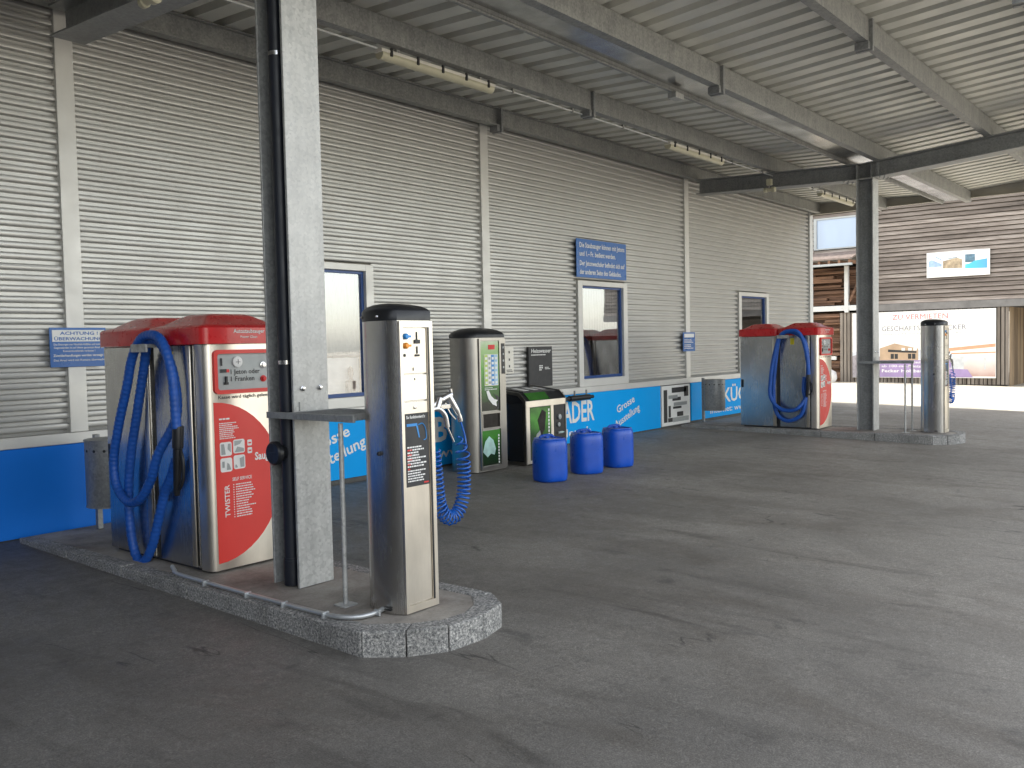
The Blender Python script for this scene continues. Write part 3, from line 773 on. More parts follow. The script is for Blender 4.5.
    for i, (ix, iz) in enumerate(((3.335,.905),(3.435,.915),(3.335,.80),(3.435,.81))):
        bm = B(); plate(bm, rrect(ix, ix+.088, iz, iz+.092, .014), D, F-.003); ic = obj('icon', bm, MT['white'], dec)
        y = D-.002; bm = B()
        g = [[((.008,.01),(.04,.01),(.03,.08),(.008,.08)), ((.055,.045),(.08,.02),(.08,.08),(.06,.08))],
             [((.008,.008),(.08,.008),(.08,.03),(.03,.045)), ((.008,.05),(.05,.06),(.07,.084),(.008,.084))],
             [((.012,.03),(.03,.03),(.03,.07),(.012,.07)), ((.045,.012),(.078,.012),(.065,.05),(.05,.06))],
             [((.05,.01),(.08,.01),(.08,.08),(.045,.07)), ((.01,.01),(.03,.01),(.02,.03),(.01,.03))]][i]
        for poly in g: face(bm, [(ix+a, y, iz+b) for a, b in poly])
        obj('pictogram', bm, MT['grey'], ic)
    for iz in (.905, .957):
        bm = B(); plate(bm, rrect(3.545, 3.58, iz, iz+.04, .007), D, F-.003); ic = obj('icon', bm, MT['white'], dec)
        bm = B(); q(bm, 3.552, 3.573, iz+.014, iz+.024, D-.002); obj('pictogram', bm, MT['decal'], ic)
    # hose bracket and stickers on the side
    bm = B(); box(bm, FX0-.17, FX0-.016, 5.70, 5.74, 1.63, 1.655, .004); box(bm, FX0-.17, FX0-.155, 5.62, 5.82, 1.60, 1.655, .004)
    obj('hose_hook', bm, MT['galv'], t)
    bm = B(); box(bm, FX0-.003, FX0+.003, 5.60, 5.66, 1.50, 1.60); obj('sticker', bm, MT['yellow'], t)
    return t
HX = 3.25
def hose(parent, dx, yz, n1, nz):
    """ribbed hose hung in two loops; yz in metres, farther from the cabinet on the second loop"""
    pts = []
    for i, (y, z) in enumerate(yz):
        off = .055 if i < n1 else .125
        if z > 1.6: off = max(off, .075 if i < n1 else .12)
        pts.append((HX+dx-off, y, z))
    P = smooth_path(pts, .0085)
    bm = B(); tube(bm, P, lambda i: .0325 if i % 4 < 2 else .0300, 12); hs = obj('hose', bm, MT['hose'], parent, 70)
    return hs
vac1 = vacuum('near red and steel car vacuum with blue hose behind the bright column')
H1 = [(5.50,.88),(5.57,.76),(5.649,.66),(5.745,.463),(5.86,.24),(5.99,.125),(6.10,.215),(6.146,.499),(6.099,.84),(5.969,1.205),(5.86,1.50),(5.76,1.665),(5.60,1.655),(5.49,1.45),(5.475,1.17),(5.595,.922),(5.701,.742),(5.855,.596),(6.02,.563),(6.165,.654),(6.197,.834),(6.116,1.072),(5.977,1.357),(5.874,1.58),(5.72,1.705),(5.51,1.68),(5.39,1.46),(5.355,1.10)]
hose(vac1, 0, H1, 15, 0)
def nozzle(parent, dx, top, bot):
    x = HX+dx-.115; bm = B()
    a = Vector((x,*top)); b = Vector((x,*bot)); d = (b-a)
    tube(bm, [a-d*.02, a, a+d*.30, a+d*.31, a+d*.42, a+d*.95, b], lambda i: (.034,.036,.036,.030,.030,.022,.016)[i], 14)
    bm2 = obj('nozzle', bm, MT['black'], parent, 40)
    bm = B(); pts = [a+d*.34+Vector((0,-.03,0)), a+d*.45+Vector((0,-.065,0)), a+d*.75+Vector((0,-.07,0)), a+d*.9+Vector((0,-.03,0))]
    tube(bm, smooth_path(pts, .03), .011, 8); obj('handle', bm, MT['black'], bm2, 50)
nozzle(vac1, 0, (5.355,1.11), (5.40,.66))
vac2 = dup(vac1, (10.87,.03,0), 'far red and steel car vacuum with blue hose loops by the blue banner', skip=('hose','nozzle'))
H2 = [(5.44,.98),(5.455,.78),(5.43,.60),(5.505,.368),(5.716,.265),(5.886,.356),(5.951,.576),(5.947,.908),(5.907,1.295),(5.86,1.56),(5.76,1.69),(5.60,1.69),(5.44,1.56),(5.385,1.30),(5.388,.967),(5.42,.66),(5.532,.477),(5.715,.438),(5.871,.50),(5.979,.658),(5.983,.852),(5.945,1.157),(5.891,1.405),(5.82,1.62),(5.70,1.715),(5.52,1.70),(5.42,1.533),(5.36,1.237),(5.345,1.02)]
hose(vac2, 10.87, H2, 16, 0)
nozzle(vac2, 10.87, (5.345,1.02), (5.38,.66))

# ================================================================== AIR PILLAR
def dplan(cx, y0, w, d, n=14, flat=.9):
    """flat front at y0, rounded sides and back"""
    p = [(cx-w*flat/2, y0), (cx+w*flat/2, y0)]
    for k in range(n+1):
        a = -math.pi/2*.35+(math.pi+math.pi*.35)*k/n
        p.append((cx+w/2*1.12*math.cos(a), y0+d*.42+d*.58*math.sin(a) if a > 0 else y0+d*.42+d*.62*math.sin(a)))
    return [p[0], p[1]]+[q_ for q_ in p[2:]]
def dome(bm, plan, z0, band, rise, over=.012):
    cx = sum(p[0] for p in plan)/len(plan); cy = sum(p[1] for p in plan)/len(plan)
    lev = []; t = bmesh.new()
    ring = [(1+over*4, 0), (1+over*4, band), (.96, band+rise*.28), (.80, band+rise*.62), (.55, band+rise*.87), (.25, band+rise)]
    for s_, z in ring: lev.append([t.verts.new((cx+(x-cx)*s_, cy+(y-cy)*s_, z0+z)) for x, y in plan])
    n = len(plan)
    for a, b in zip(lev, lev[1:]):
        for i in range(n): t.faces.new((a[i], a[(i+1) % n], b[(i+1) % n], b[i]))
    t.faces.new(lev[0][::-1]); t.faces.new(lev[-1]); merge(bm, t)

def air_pillar(label):
    CX, Y0 = 3.505, 3.53
    t = thing('air_pillar', label, 'air station', (CX, 3.7, .14), 'steel air pillars on the islands')
    plan = [(3.375,Y0),(3.645,Y0),(3.655,3.56),(3.66,3.66)]
    for k in range(1, 12):
        a = math.pi*k/12; plan.append((3.50+.16*math.cos(a), 3.70+.20*math.sin(a)))
    plan += [(3.335,3.66),(3.345,3.58)]
    bm = B(); prism(bm, plan, .142, 1.742); body = obj('body', bm, MT['steel'], t, 40)
    bm = B(); dome(bm, plan, 1.743, .050, .048, .004); cap = obj('cap', bm, MT['black'], t, 50)
    bm = B()
    for x, y in ((3.338,3.64),(3.36,3.79)): disc_stack(bm, (x-.012, y, 1.765), (-1,.25,0), [(.008,0),(.008,.01),(.004,.013)], 8)
    obj('screw', bm, MT['chrome'], cap)
    # framed front
    F = Y0; fm = B()
    frame_ring(fm, [(3.375,.145),(3.645,.145),(3.645,1.738),(3.375,1.738)], [(3.398,.185),(3.60,.185),(3.60,1.705),(3.398,1.705)], F-.02, F-.001)
    obj('front_frame', fm, MT['steelf'], t)
    fm = B(); box(fm, 3.601, 3.615, F-.0215, F-.0205, .185, 1.705); obj('seam', fm, MT['black'], t)
    panels = []
    for z0, z1, mm in ((1.452,1.700,'steelf'), (1.305,1.444,'steelp'), (.19,1.297,'steelf')):
        bm = B(); box(bm, 3.402, 3.597, F-.012, F-.001, z0, z1, .002); panels.append(obj('front_panel', bm, MT[mm], t))
    p = panels[0]; y = F-.013
    for z, mm in ((1.655,'knobb'), (1.605,'knobo')):
        bm = B(); disc_stack(bm, (3.425,y,z), (0,-1,0), [(.017,0),(.017,.012),(.013,.02),(.001,.021)], 16); obj('knob', bm, MT[mm], p, 40)
        bm = B(); box(bm, 3.447, 3.474, y-.002, y, z-.006, z+.006); obj('knob_label', bm, MT[mm], p)
    bm = B(); box(bm, 3.515,3.522,y-.004,y,1.63,1.68); box(bm, 3.498,3.54,y-.008,y,1.615,1.637); box(bm, 3.515,3.523,y-.004,y,1.56,1.60); box(bm, 3.503,3.535,y-.006,y,1.545,1.557); disc_stack(bm, (3.417,y,1.553), (0,-1,0), [(.009,0),(.009,.003)], 10); box(bm, 3.482,3.486,y-.003,y,1.468,1.485)
    obj('symbol', bm, MT['dark'], p)
    bm = B(); box(bm, 3.492, 3.498, y-.002, y, 1.415, 1.428); obj('keyhole', bm, MT['dark'], panels[1])
    bm = B(); disc_stack(bm, (3.49,y,1.268), (0,-1,0), [(.010,0),(.010,.006),(.004,.007)], 12); obj('lock', bm, MT['chrome'], panels[2])
    bm = B(); box(bm, 3.404, 3.594, y-.003, y-.0005, .835, 1.235); st = obj('instruction_sticker', bm, MT['dark'], panels[2])
    yl = y-.005
    text('So funktioniert\'s:', 'lettering', st, MT['white'], (3.412, yl, 1.208), .016, bold=.03, width=.155)
    bm = B(); bars(bm, 3.414, 3.575, yl, 1.055, 8, .015, .008, 21); bars(bm, 3.414, 3.56, yl, .925, 5, .014, .007, 22); obj('small_print', bm, MT['white'], st)
    bm = B(); bars(bm, 3.414, 3.45, yl-.001, 1.04, 5, .026, .008, 23); q(bm, 3.545,3.585,.845,.853,yl); obj('small_print', bm, MT['redp'], st)
    bm = B(); q(bm, 3.414, 3.50, 1.165, 1.18, yl); face(bm, [(3.49,yl,1.165),(3.51,yl,1.10),(3.52,yl,1.10),(3.505,yl,1.165)]); tube(bm, smooth_path([(3.505,yl,1.17),(3.545,yl,1.175),(3.57,yl,1.14),(3.572,yl,1.09),(3.55,yl,1.085)], .01), .003, 5)
    obj('picture', bm, MT['knobb'], st)
    bm = B()
    for z in (.172, .160):
        for k in range(5): x = 3.385-.03; box(bm, 3.33+.0*k, 3.338, 3.60+k*.012, 3.608+k*.012, z, z+.006)
    obj('vent', bm, MT['black'], t)
    bm = B(); disc_stack(bm, (3.34,3.66,1.02), (-1,-.1,0), [(.012,0),(.012,.02),(.008,.026)], 10); obj('button', bm, MT['black'], t)
    # tool holder with two air guns on the right side
    bm = B(); box(bm, 3.66, 3.70, 3.56, 3.74, 1.20, 1.30, .005); box(bm, 3.70, 3.86, 3.575, 3.59, 1.235, 1.262, .003); box(bm, 3.70, 3.86, 3.70, 3.715, 1.235, 1.262, .003); box(bm, 3.845, 3.86, 3.59, 3.70, 1.235, 1.262, .003)
    obj('tool_holder', bm, MT['steel'], t)
    bm = B()
    tube(bm, smooth_path([(3.73,3.655,1.225),(3.80,3.65,1.265),(3.90,3.645,1.30),(3.935,3.64,1.31)], .02), .021, 10)
    tube(bm, smooth_path([(3.915,3.64,1.30),(3.945,3.63,1.25),(3.985,3.62,1.18),(3.995,3.62,1.15)], .02), lambda i: .022 if i < 5 else .017, 10)
    cyl(bm, (3.935,3.64,1.31), (3.93,3.64,1.345), .012, 8); tube(bm, smooth_path([(3.88,3.64,1.265),(3.91,3.63,1.205),(3.95,3.62,1.165)], .02), .006, 6)
    obj('air_gun', bm, MT['chrome'], t, 50)
    bm = B()
    tube(bm, smooth_path([(3.70,3.58,1.24),(3.75,3.575,1.24),(3.80,3.57,1.20),(3.82,3.57,1.13)], .02), .016, 10)
    cyl(bm, (3.74,3.575,1.24), (3.77,3.575,1.30), .018, 10); cyl(bm, (3.82,3.57,1.13),(3.87,3.565,1.04),.006,8)
    obj('tyre_nozzle', bm, MT['chrome'], t, 50)
    # coiled hose hanging in a U from the gun back to the pillar, thin straight lead
    bm = B(); tube(bm, smooth_path([(3.995,3.62,1.15),(4.02,3.615,1.08),(4.03,3.61,1.02),(4.005,3.60,.985)], .03), .006, 7); 
    axis = smooth_path([(3.965,3.61,1.06),(4.0,3.61,.95),(4.005,3.61,.82),(3.99,3.61,.70),(3.94,3.61,.615),(3.87,3.61,.59),(3.80,3.61,.63),(3.765,3.61,.72),(3.755,3.61,.85),(3.75,3.61,1.0)], .003)
    L = 0; hp = []; N0 = Vector((0,1,0)); pitch = .026; ang = 0
    for i, pnt in enumerate(axis):
        if i: L += (pnt-axis[i-1]).length
        T = (axis[min(i+1,len(axis)-1)]-axis[max(0,i-1)]).normalized(); Bn = T.cross(N0).normalized()
        f = L/1.25; lo = min(1, L/.09); rad = (.012+.030*lo) if f < .62 else max(.018, .042-.03*(f-.62)*2.2)
        pt = pitch*(1.9 if L < .16 else 1.0)
        if i: ang += 2*math.pi*(pnt-axis[i-1]).length/pt
        hp.append(pnt+rad*(math.cos(ang)*N0+math.sin(ang)*Bn))
    tube(bm, hp, .0058, 6); obj('coiled_hose', bm, MT['coil'], t, 70)
    return t
air1 = air_pillar('near stainless air pillar with black cap and instruction sticker on the kerb nose')
air1.scale = (.93,.93,1); air1.location.x -= .020; air1.location.y -= .012
air2 = dup(air1, (11.02,-.07,0), 'far stainless air pillar with blue coil in front of the billboard')
for k in kids(air2):                        # the far gun hangs a little farther out
    if k.name.split('.')[0] in ('coiled_hose', 'air_gun', 'tyre_nozzle'): k.location.x += .10; k.location.y -= .05

# steel table between column and pillar
def table(label):
    t = thing('steel_table', label, 'table', (3.52, 4.15, .14), 'steel grating tables beside the columns')
    x0, x1, y0, y1, z = 3.295, 3.70, 3.93, 4.425, 1.205
    bm = B(); box(bm, x0, x0+.02, y0-.10, y1+.20, z-.022, z+.017, .002); box(bm, x1-.02, x1, y0, y1, z-.022, z+.017, .002); box(bm, x0+.02, x1-.02, y0, y0+.02, z-.022, z+.017, .002); box(bm, x0+.02, x1-.02, y1-.02, y1, z-.022, z+.017, .002)
    obj('frame', bm, MT['galvk'], t)
    bm = B(); x = x0+.035
    while x < x1-.025: box(bm, x, x+.004, y0+.02, y1-.02, z-.008, z+.016); x += .017
    y = y0+.04
    while y < y1-.03: box(bm, x0+.02, x1-.02, y, y+.006, z-.002, z+.012); y += .045
    obj('grating', bm, MT['galvk'], t)
    for xx in (x0+.012, x1-.03):
        bm = B(); cyl(bm, (xx,y0+.02,.146), (xx,y0+.02,z-.03), .014, 12); prism(bm, rrect(xx-.05, xx+.05, y0-.03, y0+.07, .006, 2), .1385, .146); obj('leg', bm, MT['galv'], t, 40)
    bm = B(); cyl(bm, (x0+.09,y1-.01,z+.02), (x0+.09,y1-.01,z+.075), .005, 8); obj('pin', bm, MT['galvd'], t)
    return t
t1 = table('near steel grating table between bright column and air pillar')
dup(t1, (10.90,0,0), 'far steel grating table left of the far air pillar')

# ================================================================== BINS
def litter_bin(label):
    x, y = 3.58, 7.165
    t = thing('litter_bin', label, 'bin', (x, y, .14), 'galvanised bins on posts')
    bm = B(); box(bm, x-.022, x+.022, y+.196, y+.24, .14, .93, .004); obj('post', bm, MT['bin'], t)
    bm = B(); n = 32; r = .185; pr = [(r*.97,.36),(r,.37),(r,.90),(r-.012,.90),(r-.012,.42),(.001,.42)]
    disc_stack(bm, (x,y,0), (0,0,1), pr, n); bn = obj('basket', bm, MT['bin'], t, 40)
    bm = B(); cyl(bm, (x,y,.895), (x,y,.907), r+.006, n); cyl(bm, (x,y,.36),(x,y,.368), r+.004, n)
    obj('rim', bm, MT['bin'], bn, 40)
    bm = B()
    for k in range(14):
        a = 2*math.pi*k/14; d = Vector((math.cos(a), math.sin(a), 0)); disc_stack(bm, Vector((x,y,.82))+d*(r-.002), d, [(.012,0),(.012,.0035)], 8)
    obj('hole_row', bm, MT['black'], bn)
    bm = B(); box(bm, x-.05, x+.05, y+.183, y+.197, .45, .49, .003); box(bm, x-.05, x+.05, y+.183, y+.197, .78, .82, .003); obj('bracket', bm, MT['bin'], t)
    return t
lb = litter_bin('left galvanised bin half hidden behind the near red vacuum')
dup(lb, (10.97,0.085,0), 'dark round bin on a post by the blue banner at the far island')

# ================================================================== VENDING MACHINES
def leaf_mat(name, stops): return gradient_mat(name, stops, 2, 0, 1, .25, .5, 5)
MT['green1'] = gradient_mat('green_graphic', [(.0,(.01,.015,.01)),(.25,(.03,.15,.02)),(.55,(.09,.34,.04)),(.8,(.30,.48,.20)),(1.,(.60,.66,.54))], 2, .80, 1.62, .2, .35, 4)
MT['green2'] = gradient_mat('green_graphic_low', [(.0,(.006,.01,.006)),(.45,(.01,.05,.01)),(.75,(.06,.24,.03)),(1.,(.03,.13,.02))], 2, .0, .6, .2, .4, 5)
MT['green3'] = gradient_mat('green_graphic_console', [(.0,(.10,.10,.09)),(.4,(.02,.06,.02)),(.7,(.08,.30,.04)),(1.,(.012,.03,.012))], 2, .05, .8, .2, .5, 4)
MT['limep'] = M('lime_print', (.45,.62,.12), .4); MT['paleb'] = M('pale_blue_print', (.35,.58,.78), .4)
MT['cloth'] = M('pale_cloth_print', (.45,.68,.62), .4, 0, .2, 9)
GZ = gz(7.2)
v1 = thing('vending_machine', 'tall steel vending machine with domed black cap and green front', 'vending machine', (8.42, 7.4, GZ))
plan = [(8.13,7.16),(8.66,7.16),(8.68,7.20),(8.68,7.56),(8.62,7.62),(8.14,7.62),(8.03,7.55),(7.99,7.42),(8.02,7.27),(8.09,7.18)]
bm = B(); prism(bm, plan, GZ+.01, 1.70); obj('body', bm, MT['steeld'], v1, 40)
bm = B(); dome(bm, plan, 1.702, .035, .085, .006); obj('cap', bm, MT['black'], v1, 50)
F = 7.16
bm = B(); frame_ring(bm, [(8.13,GZ+.03),(8.66,GZ+.03),(8.66,1.69),(8.13,1.69)], [(8.155,GZ+.07),(8.535,GZ+.07),(8.535,1.665),(8.155,1.665)], F-.025, F-.001); obj('front_frame', bm, MT['steeld'], v1)
fp = obj('selection_panel', box(B(), 8.16, 8.53, F-.014, F-.001, .825, 1.66, .002), MT['green1'], v1)
y = F-.016
bm = B(); box(bm, 8.32, 8.45, y-.003, y, 1.56, 1.615); obj('display', bm, MT['redp'], fp)
bm = B(); box(bm, 8.23, 8.51, y-.002, y, 1.125, 1.50); fld = obj('button_field', bm, MT['whited'], fp)
for c_, mm in enumerate(('limep', 'white', 'knobb', 'paleb')):
    bm = B(); box(bm, 8.238+c_*.067, 8.296+c_*.067, y-.0045, y-.0025, 1.135, 1.495); bc = obj('button_column', bm, MT[mm], fld)
    bm = B()
    for r_ in range(6): q(bm, 8.246+c_*.067, 8.288+c_*.067, 1.148+r_*.058, 1.178+r_*.058, y-.006)
    obj('button_legend', bm, MT['white' if c_ != 1 else 'grey'], bc)
bm = B(); bars(bm, 8.23, 8.50, y-.002, 1.105, 2, .02, .009, 31); obj('small_print', bm, MT['white'], fp)
bm = B(); pts = [(8.26,1.06),(8.30,.97),(8.38,.90),(8.47,.87),(8.46,.92),(8.49,.945),(8.42,.96),(8.36,1.0),(8.31,1.07)]; plate(bm, pts, y-.003, y); obj('picture', bm, MT['white'], fp)
bm = B(); pts = [(8.40,1.03),(8.52,.98),(8.52,.84),(8.47,.84),(8.50,.93),(8.44,1.0)]; plate(bm, pts, y-.002, y); obj('picture', bm, MT['dark'], fp)
bm = B(); box(bm, 8.575, 8.645, F-.03, F-.026, 1.26, 1.63, .002); cs = obj('coin_unit', bm, MT['black'], v1)
bm = B()
for z in (1.58,1.50,1.42,1.34): box(bm, 8.595, 8.625, F-.033, F-.0305, z-.012, z+.012)
obj('coin_slot', bm, MT['grey'], cs)
bm = B(); frame_ring(bm, [(8.155,.60),(8.535,.60),(8.535,.815),(8.155,.815)], [(8.175,.625),(8.515,.625),(8.515,.79),(8.175,.79)], F-.03, F-.002); tr = obj('delivery_tray', bm, MT['steeld'], v1)
bm = B(); box(bm, 8.176, 8.514, F-.006, F-.003, .626, .789); obj('tray_opening', bm, MT['shade'], tr)
lp = obj('lower_panel', box(B(), 8.16, 8.53, F-.014, F-.001, GZ+.08, .59, .002), MT['green2'], v1)
bm = B(); pts = [(8.17,.34),(8.22,.46),(8.30,.52),(8.38,.47),(8.43,.36),(8.40,.29),(8.33,.31),(8.26,.27)]; plate(bm, pts, y-.003, y); obj('picture', bm, MT['cloth'], lp)
bm = B()
for k in range(10): q(bm, 8.485, 8.51, .18+k*.036, .205+k*.036, y)
obj('lettering', bm, MT['white'], lp)

v2 = thing('cleaning_machine', 'low steel washing station with black side and sloped console', 'machine', (9.3, 7.3, GZ))
x0, x1 = 8.90, 9.78; F = 7.02
side = [(F,GZ+.02),(F,.90),(F+.10,.99),(WY-.10,1.05),(WY-.10,GZ+.02)]
bm = B(); extrude_poly(bm, [(x0+.02,a,b) for a, b in side], (x1-x0-.04,0,0)); obj('body', bm, MT['black'], v2)
for xx in (x0, x1-.018):
    bm = B(); sd = [(F-.012,GZ+.01),(F-.012,.905),(F+.095,1.005),(WY-.10,1.065),(WY-.10,1.03),(F+.12,.965),(F+.03,.885),(F+.03,GZ+.05),(WY-.10,GZ+.05),(WY-.10,GZ+.01)]
    extrude_poly(bm, [(xx,a,b) for a, b in sd], (.018,0,0)); obj('side_frame', bm, MT['steeld'], v2)
bm = B(); box(bm, x0-.001, x0+.019, F+.035, WY-.11, GZ+.06, .87); sg = obj('side_glass', bm, pane_mat('dark_glass', (.012,.013,.016), .12, .05), v2)
bm = B(); box(bm, x0+.02, x1-.02, F-.010, F-.002, GZ+.02, .15, .003); box(bm, x0+.02, x0+.09, F-.010, F-.002, .15, .90, .003); box(bm, x0+.02, x1-.02, F-.012, F-.002, .82, .90, .003); box(bm, 9.44, 9.50, F-.010, F-.002, .15, .82, .003)
obj('front_frame', bm, MT['steelf'], v2)
bm = B(); box(bm, 9.0, 9.435, F-.008, F-.002, .16, .815, .002); gp = obj('front_panel', bm, MT['green3'], v2)
bm = B(); pts = [(9.04,.30),(9.12,.47),(9.2,.52),(9.28,.40),(9.33,.20),(9.1,.18)]; plate(bm, pts, F-.0115, F-.008); obj('picture', bm, MT['grey'], gp)
bm = B(); pts = [(9.15,.65),(9.25,.78),(9.33,.74),(9.30,.52),(9.22,.44)]; plate(bm, pts, F-.0115, F-.008); obj('picture', bm, MT['shade'], gp)
bm = B()
for k in range(11): q(bm, 9.375, 9.405, .30+k*.045, .332+k*.045, F-.0115)
obj('lettering', bm, MT['white'], gp)
bm = B(); box(bm, 9.51, 9.75, F-.006, F-.002, .16, .81, .002); rp = obj('hose_panel', bm, MT['black'], v2)
bm = B(); disc_stack(bm, (9.62,F-.007,.66), (0,-1,0), [(.035,0),(.035,.02),(.02,.025)], 14); disc_stack(bm, (9.60,F-.007,.56), (0,-1,0), [(.028,0),(.028,.02),(.015,.022)], 14); box(bm, 9.58,9.68,F-.03,F-.007,.44,.47,.004)
obj('valve', bm, MT['grey'], rp, 40)
bm = B(); box(bm, 9.60, 9.70, F-.034, F-.031, .45, .463); obj('valve_label', bm, MT['cloth'], rp)
# sloped console on top
def slope(x, s_): return (x, F+.10+(WY-.20-F-.10)*s_, .993+.045*s_)
bm = B()
for a, b, s0, s1 in ((9.02,9.70,.05,.9),):
    pts = [Vector(slope(a,s0)), Vector(slope(b,s0)), Vector(slope(b,s1)), Vector(slope(a,s1))]
    extrude_poly(bm, [p+Vector((0,0,.001)) for p in pts], (0,0,.012))
cn = obj('console', bm, MT['dark'], v2)
bm = B(); tb = [Vector((9.0,F+.003,.906)), Vector((9.43,F+.003,.906)), Vector((9.43,F+.095,.991)), Vector((9.0,F+.095,.991))]
extrude_poly(bm, tb, (0,-.004,.005)); obj('console_fascia', bm, MT['green2'], v2)
bm = B(); 
for a, b in ((9.12,9.24), (9.34,9.44), (9.52,9.60)):
    pts = [Vector(slope(a,.25)), Vector(slope(b,.25)), Vector(slope(b,.8)), Vector(slope(a,.8))]
    extrude_poly(bm, [p+Vector((0,0,.0135)) for p in pts], (0,0,.003))
obj('label_plate', bm, MT['white'], cn)
bk = thing('black_panel', 'black board with white heading on the wall behind the low machine', 'board', (9.94, WY-.05, .97))
obj('board', box(B(), 9.67, 10.21, WY-.06, WY-.018, 1.0, 1.56, .003), MT['dark'], bk)
text('Heisswasser', 'lettering', bk, MT['white'], (9.72, WY-.0625, 1.475), .055, bold=.02, width=.45)
bm = B(); bars(bm, 9.72, 10.17, WY-.0625, 1.452, 1, .02, .014, 41); bars(bm, 9.90, 9.98, WY-.0625, 1.30, 3, .028, .018, 42); bars(bm, 10.03, 10.15, WY-.0625, 1.27, 2, .02, .01, 43)
obj('small_print', bm, MT['white'], bk)
# dark pipe bracket on the banner edge
pb = thing('pipe_bracket', 'black pipe valve on a bracket at the banner top right of the low machine', 'valve', (11.4, WY-.1, 1.0))
bm = B(); cyl(bm, (10.30,WY-.14,.80), (11.22,WY-.14,.80), .026, 12); cyl(bm, (10.62,WY-.14,.80), (11.12,WY-.14,.80), .042, 14); obj('pipe', bm, MT['black'], pb, 40)
bm = B()
for x in (10.45, 10.75, 11.05): box(bm, x-.015, x+.015, WY-.13, WY-.036, .79, .81); box(bm, x-.008, x+.008, WY-.15, WY-.13, .84, .91)
obj('clamp', bm, MT['galvd'], pb)

v1.location += Vector((-.245, -.22, 0)); v2.location += Vector((-.25, -.17, 0)); pb.location += Vector((-.1, -.05, 0)); bk.location.x += .09; np_.location.x += .06
v1.scale = (.90, .93, .99); v2.scale = (.97, .95, .99)
# ================================================================== CANISTERS
def canister(x, y, rz, label):
    z0 = gz(y)+.004
    t = thing('canister', label, 'canister', (x, y, z0), 'blue plastic canisters')
    w, d = .37, .345
    levels = [(.86,.0,.115),(.94,.008,.125),(.98,.026,.135),(.995,.06,.135),(1,.12,.135),(.998,.158,.135),(1,.20,.135),(1,.27,.135),(.998,.305,.135),(1,.34,.135),(.995,.40,.135),(.98,.432,.135),(.945,.455,.13),(.90,.466,.125),(.86,.469,.09),(.85,.478,.09),(.79,.479,.088),(.78,.468,.085),(.45,.466,.07)]
    tb = bmesh.new(); lev = []
    for s_, z, r_ in levels:
        pts = rrect(-w/2*s_, w/2*s_, -d/2*s_, d/2*s_, r_, 7); lev.append([tb.verts.new((a, b, z)) for a, b in pts])
    for a, b in zip(lev, lev[1:]):
        n = len(a)
        for i in range(n): tb.faces.new((a[i], a[(i+1) % n], b[(i+1) % n], b[i]))
    tb.faces.new(lev[0][::-1]); tb.faces.new(lev[-1])
    rot = Matrix.Translation((x, y, z0)) @ Matrix.Rotation(rz, 4, 'Z')
    bmesh.ops.transform(tb, matrix=rot, verts=tb.verts)
    obj('body', tb, MT['can'], t, 50)
    bm = B(); tube(bm, smooth_path([(-.10,.05,.478),(-.08,.05,.500),(0,.05,.507),(.06,.05,.500),(.08,.05,.478)], .03), .014, 8)
    bmesh.ops.transform(bm, matrix=rot, verts=bm.verts); obj('handle', bm, MT['can'], t, 60)
    bm = B(); disc_stack(bm, (-.07,-.06,.485), (0,0,1), [(.032,0),(.032,.020),(.028,.024),(.001,.024)], 16)
    bmesh.ops.transform(bm, matrix=rot, verts=bm.verts); obj('screw_cap', bm, MT['can'], t, 40)
    return t
for (x, y, rz, lab) in ((8.03,6.02,R(-24),'blue canister nearest the camera in front of the low machine'), (8.74,6.01,R(-30),'middle blue canister of the row of three'), (9.40,6.00,R(-22),'rightmost blue canister nearest the slanted banner lettering')):
    canister(x, y, rz, lab)

# ================================================================== TIMBER BUILDING BEYOND
TX = 29.66
tb = thing('timber_building', 'weathered timber building with boarded upper floor beyond the forecourt', 'building', (31, 6, .05))
bm = B(); bh = .135; z = 2.44; k = 0
def lap(bm, y0, y1, z0, z1):
    z = z0
    while z < z1-.01:
        zz = min(z+bh, z1); xo = TX
        v = [(xo,y0,z),(xo,y1,z),(xo+.06,y1,zz),(xo+.06,y0,zz)]
        face(bm, v); face(bm, [(xo,y0,z),(xo+.062,y0,z),(xo+.062,y1,z),(xo,y1,z)]); z = zz
lap(bm, -4, 9.62, 2.62, 7.6); lap(bm, 9.62, 16, 5.52, 7.6); lap(bm, 11.12, 16, 4.4, 5.52); lap(bm, 9.62, 11.12, 4.36, 4.49)
obj('boarding', bm, MT['board'], tb)
bm = B(); box(bm, TX-.03, TX+.10, -4, 9.62, 2.40, 2.61); obj('sill_beam', bm, M('grey_beam', (.17,.165,.16), .8, 0, .2, 3), tb)
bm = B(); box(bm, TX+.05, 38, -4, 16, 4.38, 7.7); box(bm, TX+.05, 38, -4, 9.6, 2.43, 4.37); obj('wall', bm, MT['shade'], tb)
bm = B(); box(bm, TX-.9, 38.5, -4.4, 16.4, 7.70, 7.95); obj('roof', bm, MT['tiles'], tb)
bm = B(); frame_ring(bm, [(9.62,4.49),(11.12,4.49),(11.12,5.52),(9.62,5.52)], [(9.66,4.53),(11.02,4.53),(11.02,5.47),(9.66,5.47)], -.02, .06)
bmesh.ops.transform(bm, matrix=Matrix(((0,1,0,TX),(1,0,0,0),(0,0,1,0),(0,0,0,1))), verts=bm.verts)
w = obj('window', bm, MT['grey'], tb)
obj('pane', box(B(), TX+.02, TX+.03, 9.66, 11.02, 4.53, 5.47), MT['panesky'], w)
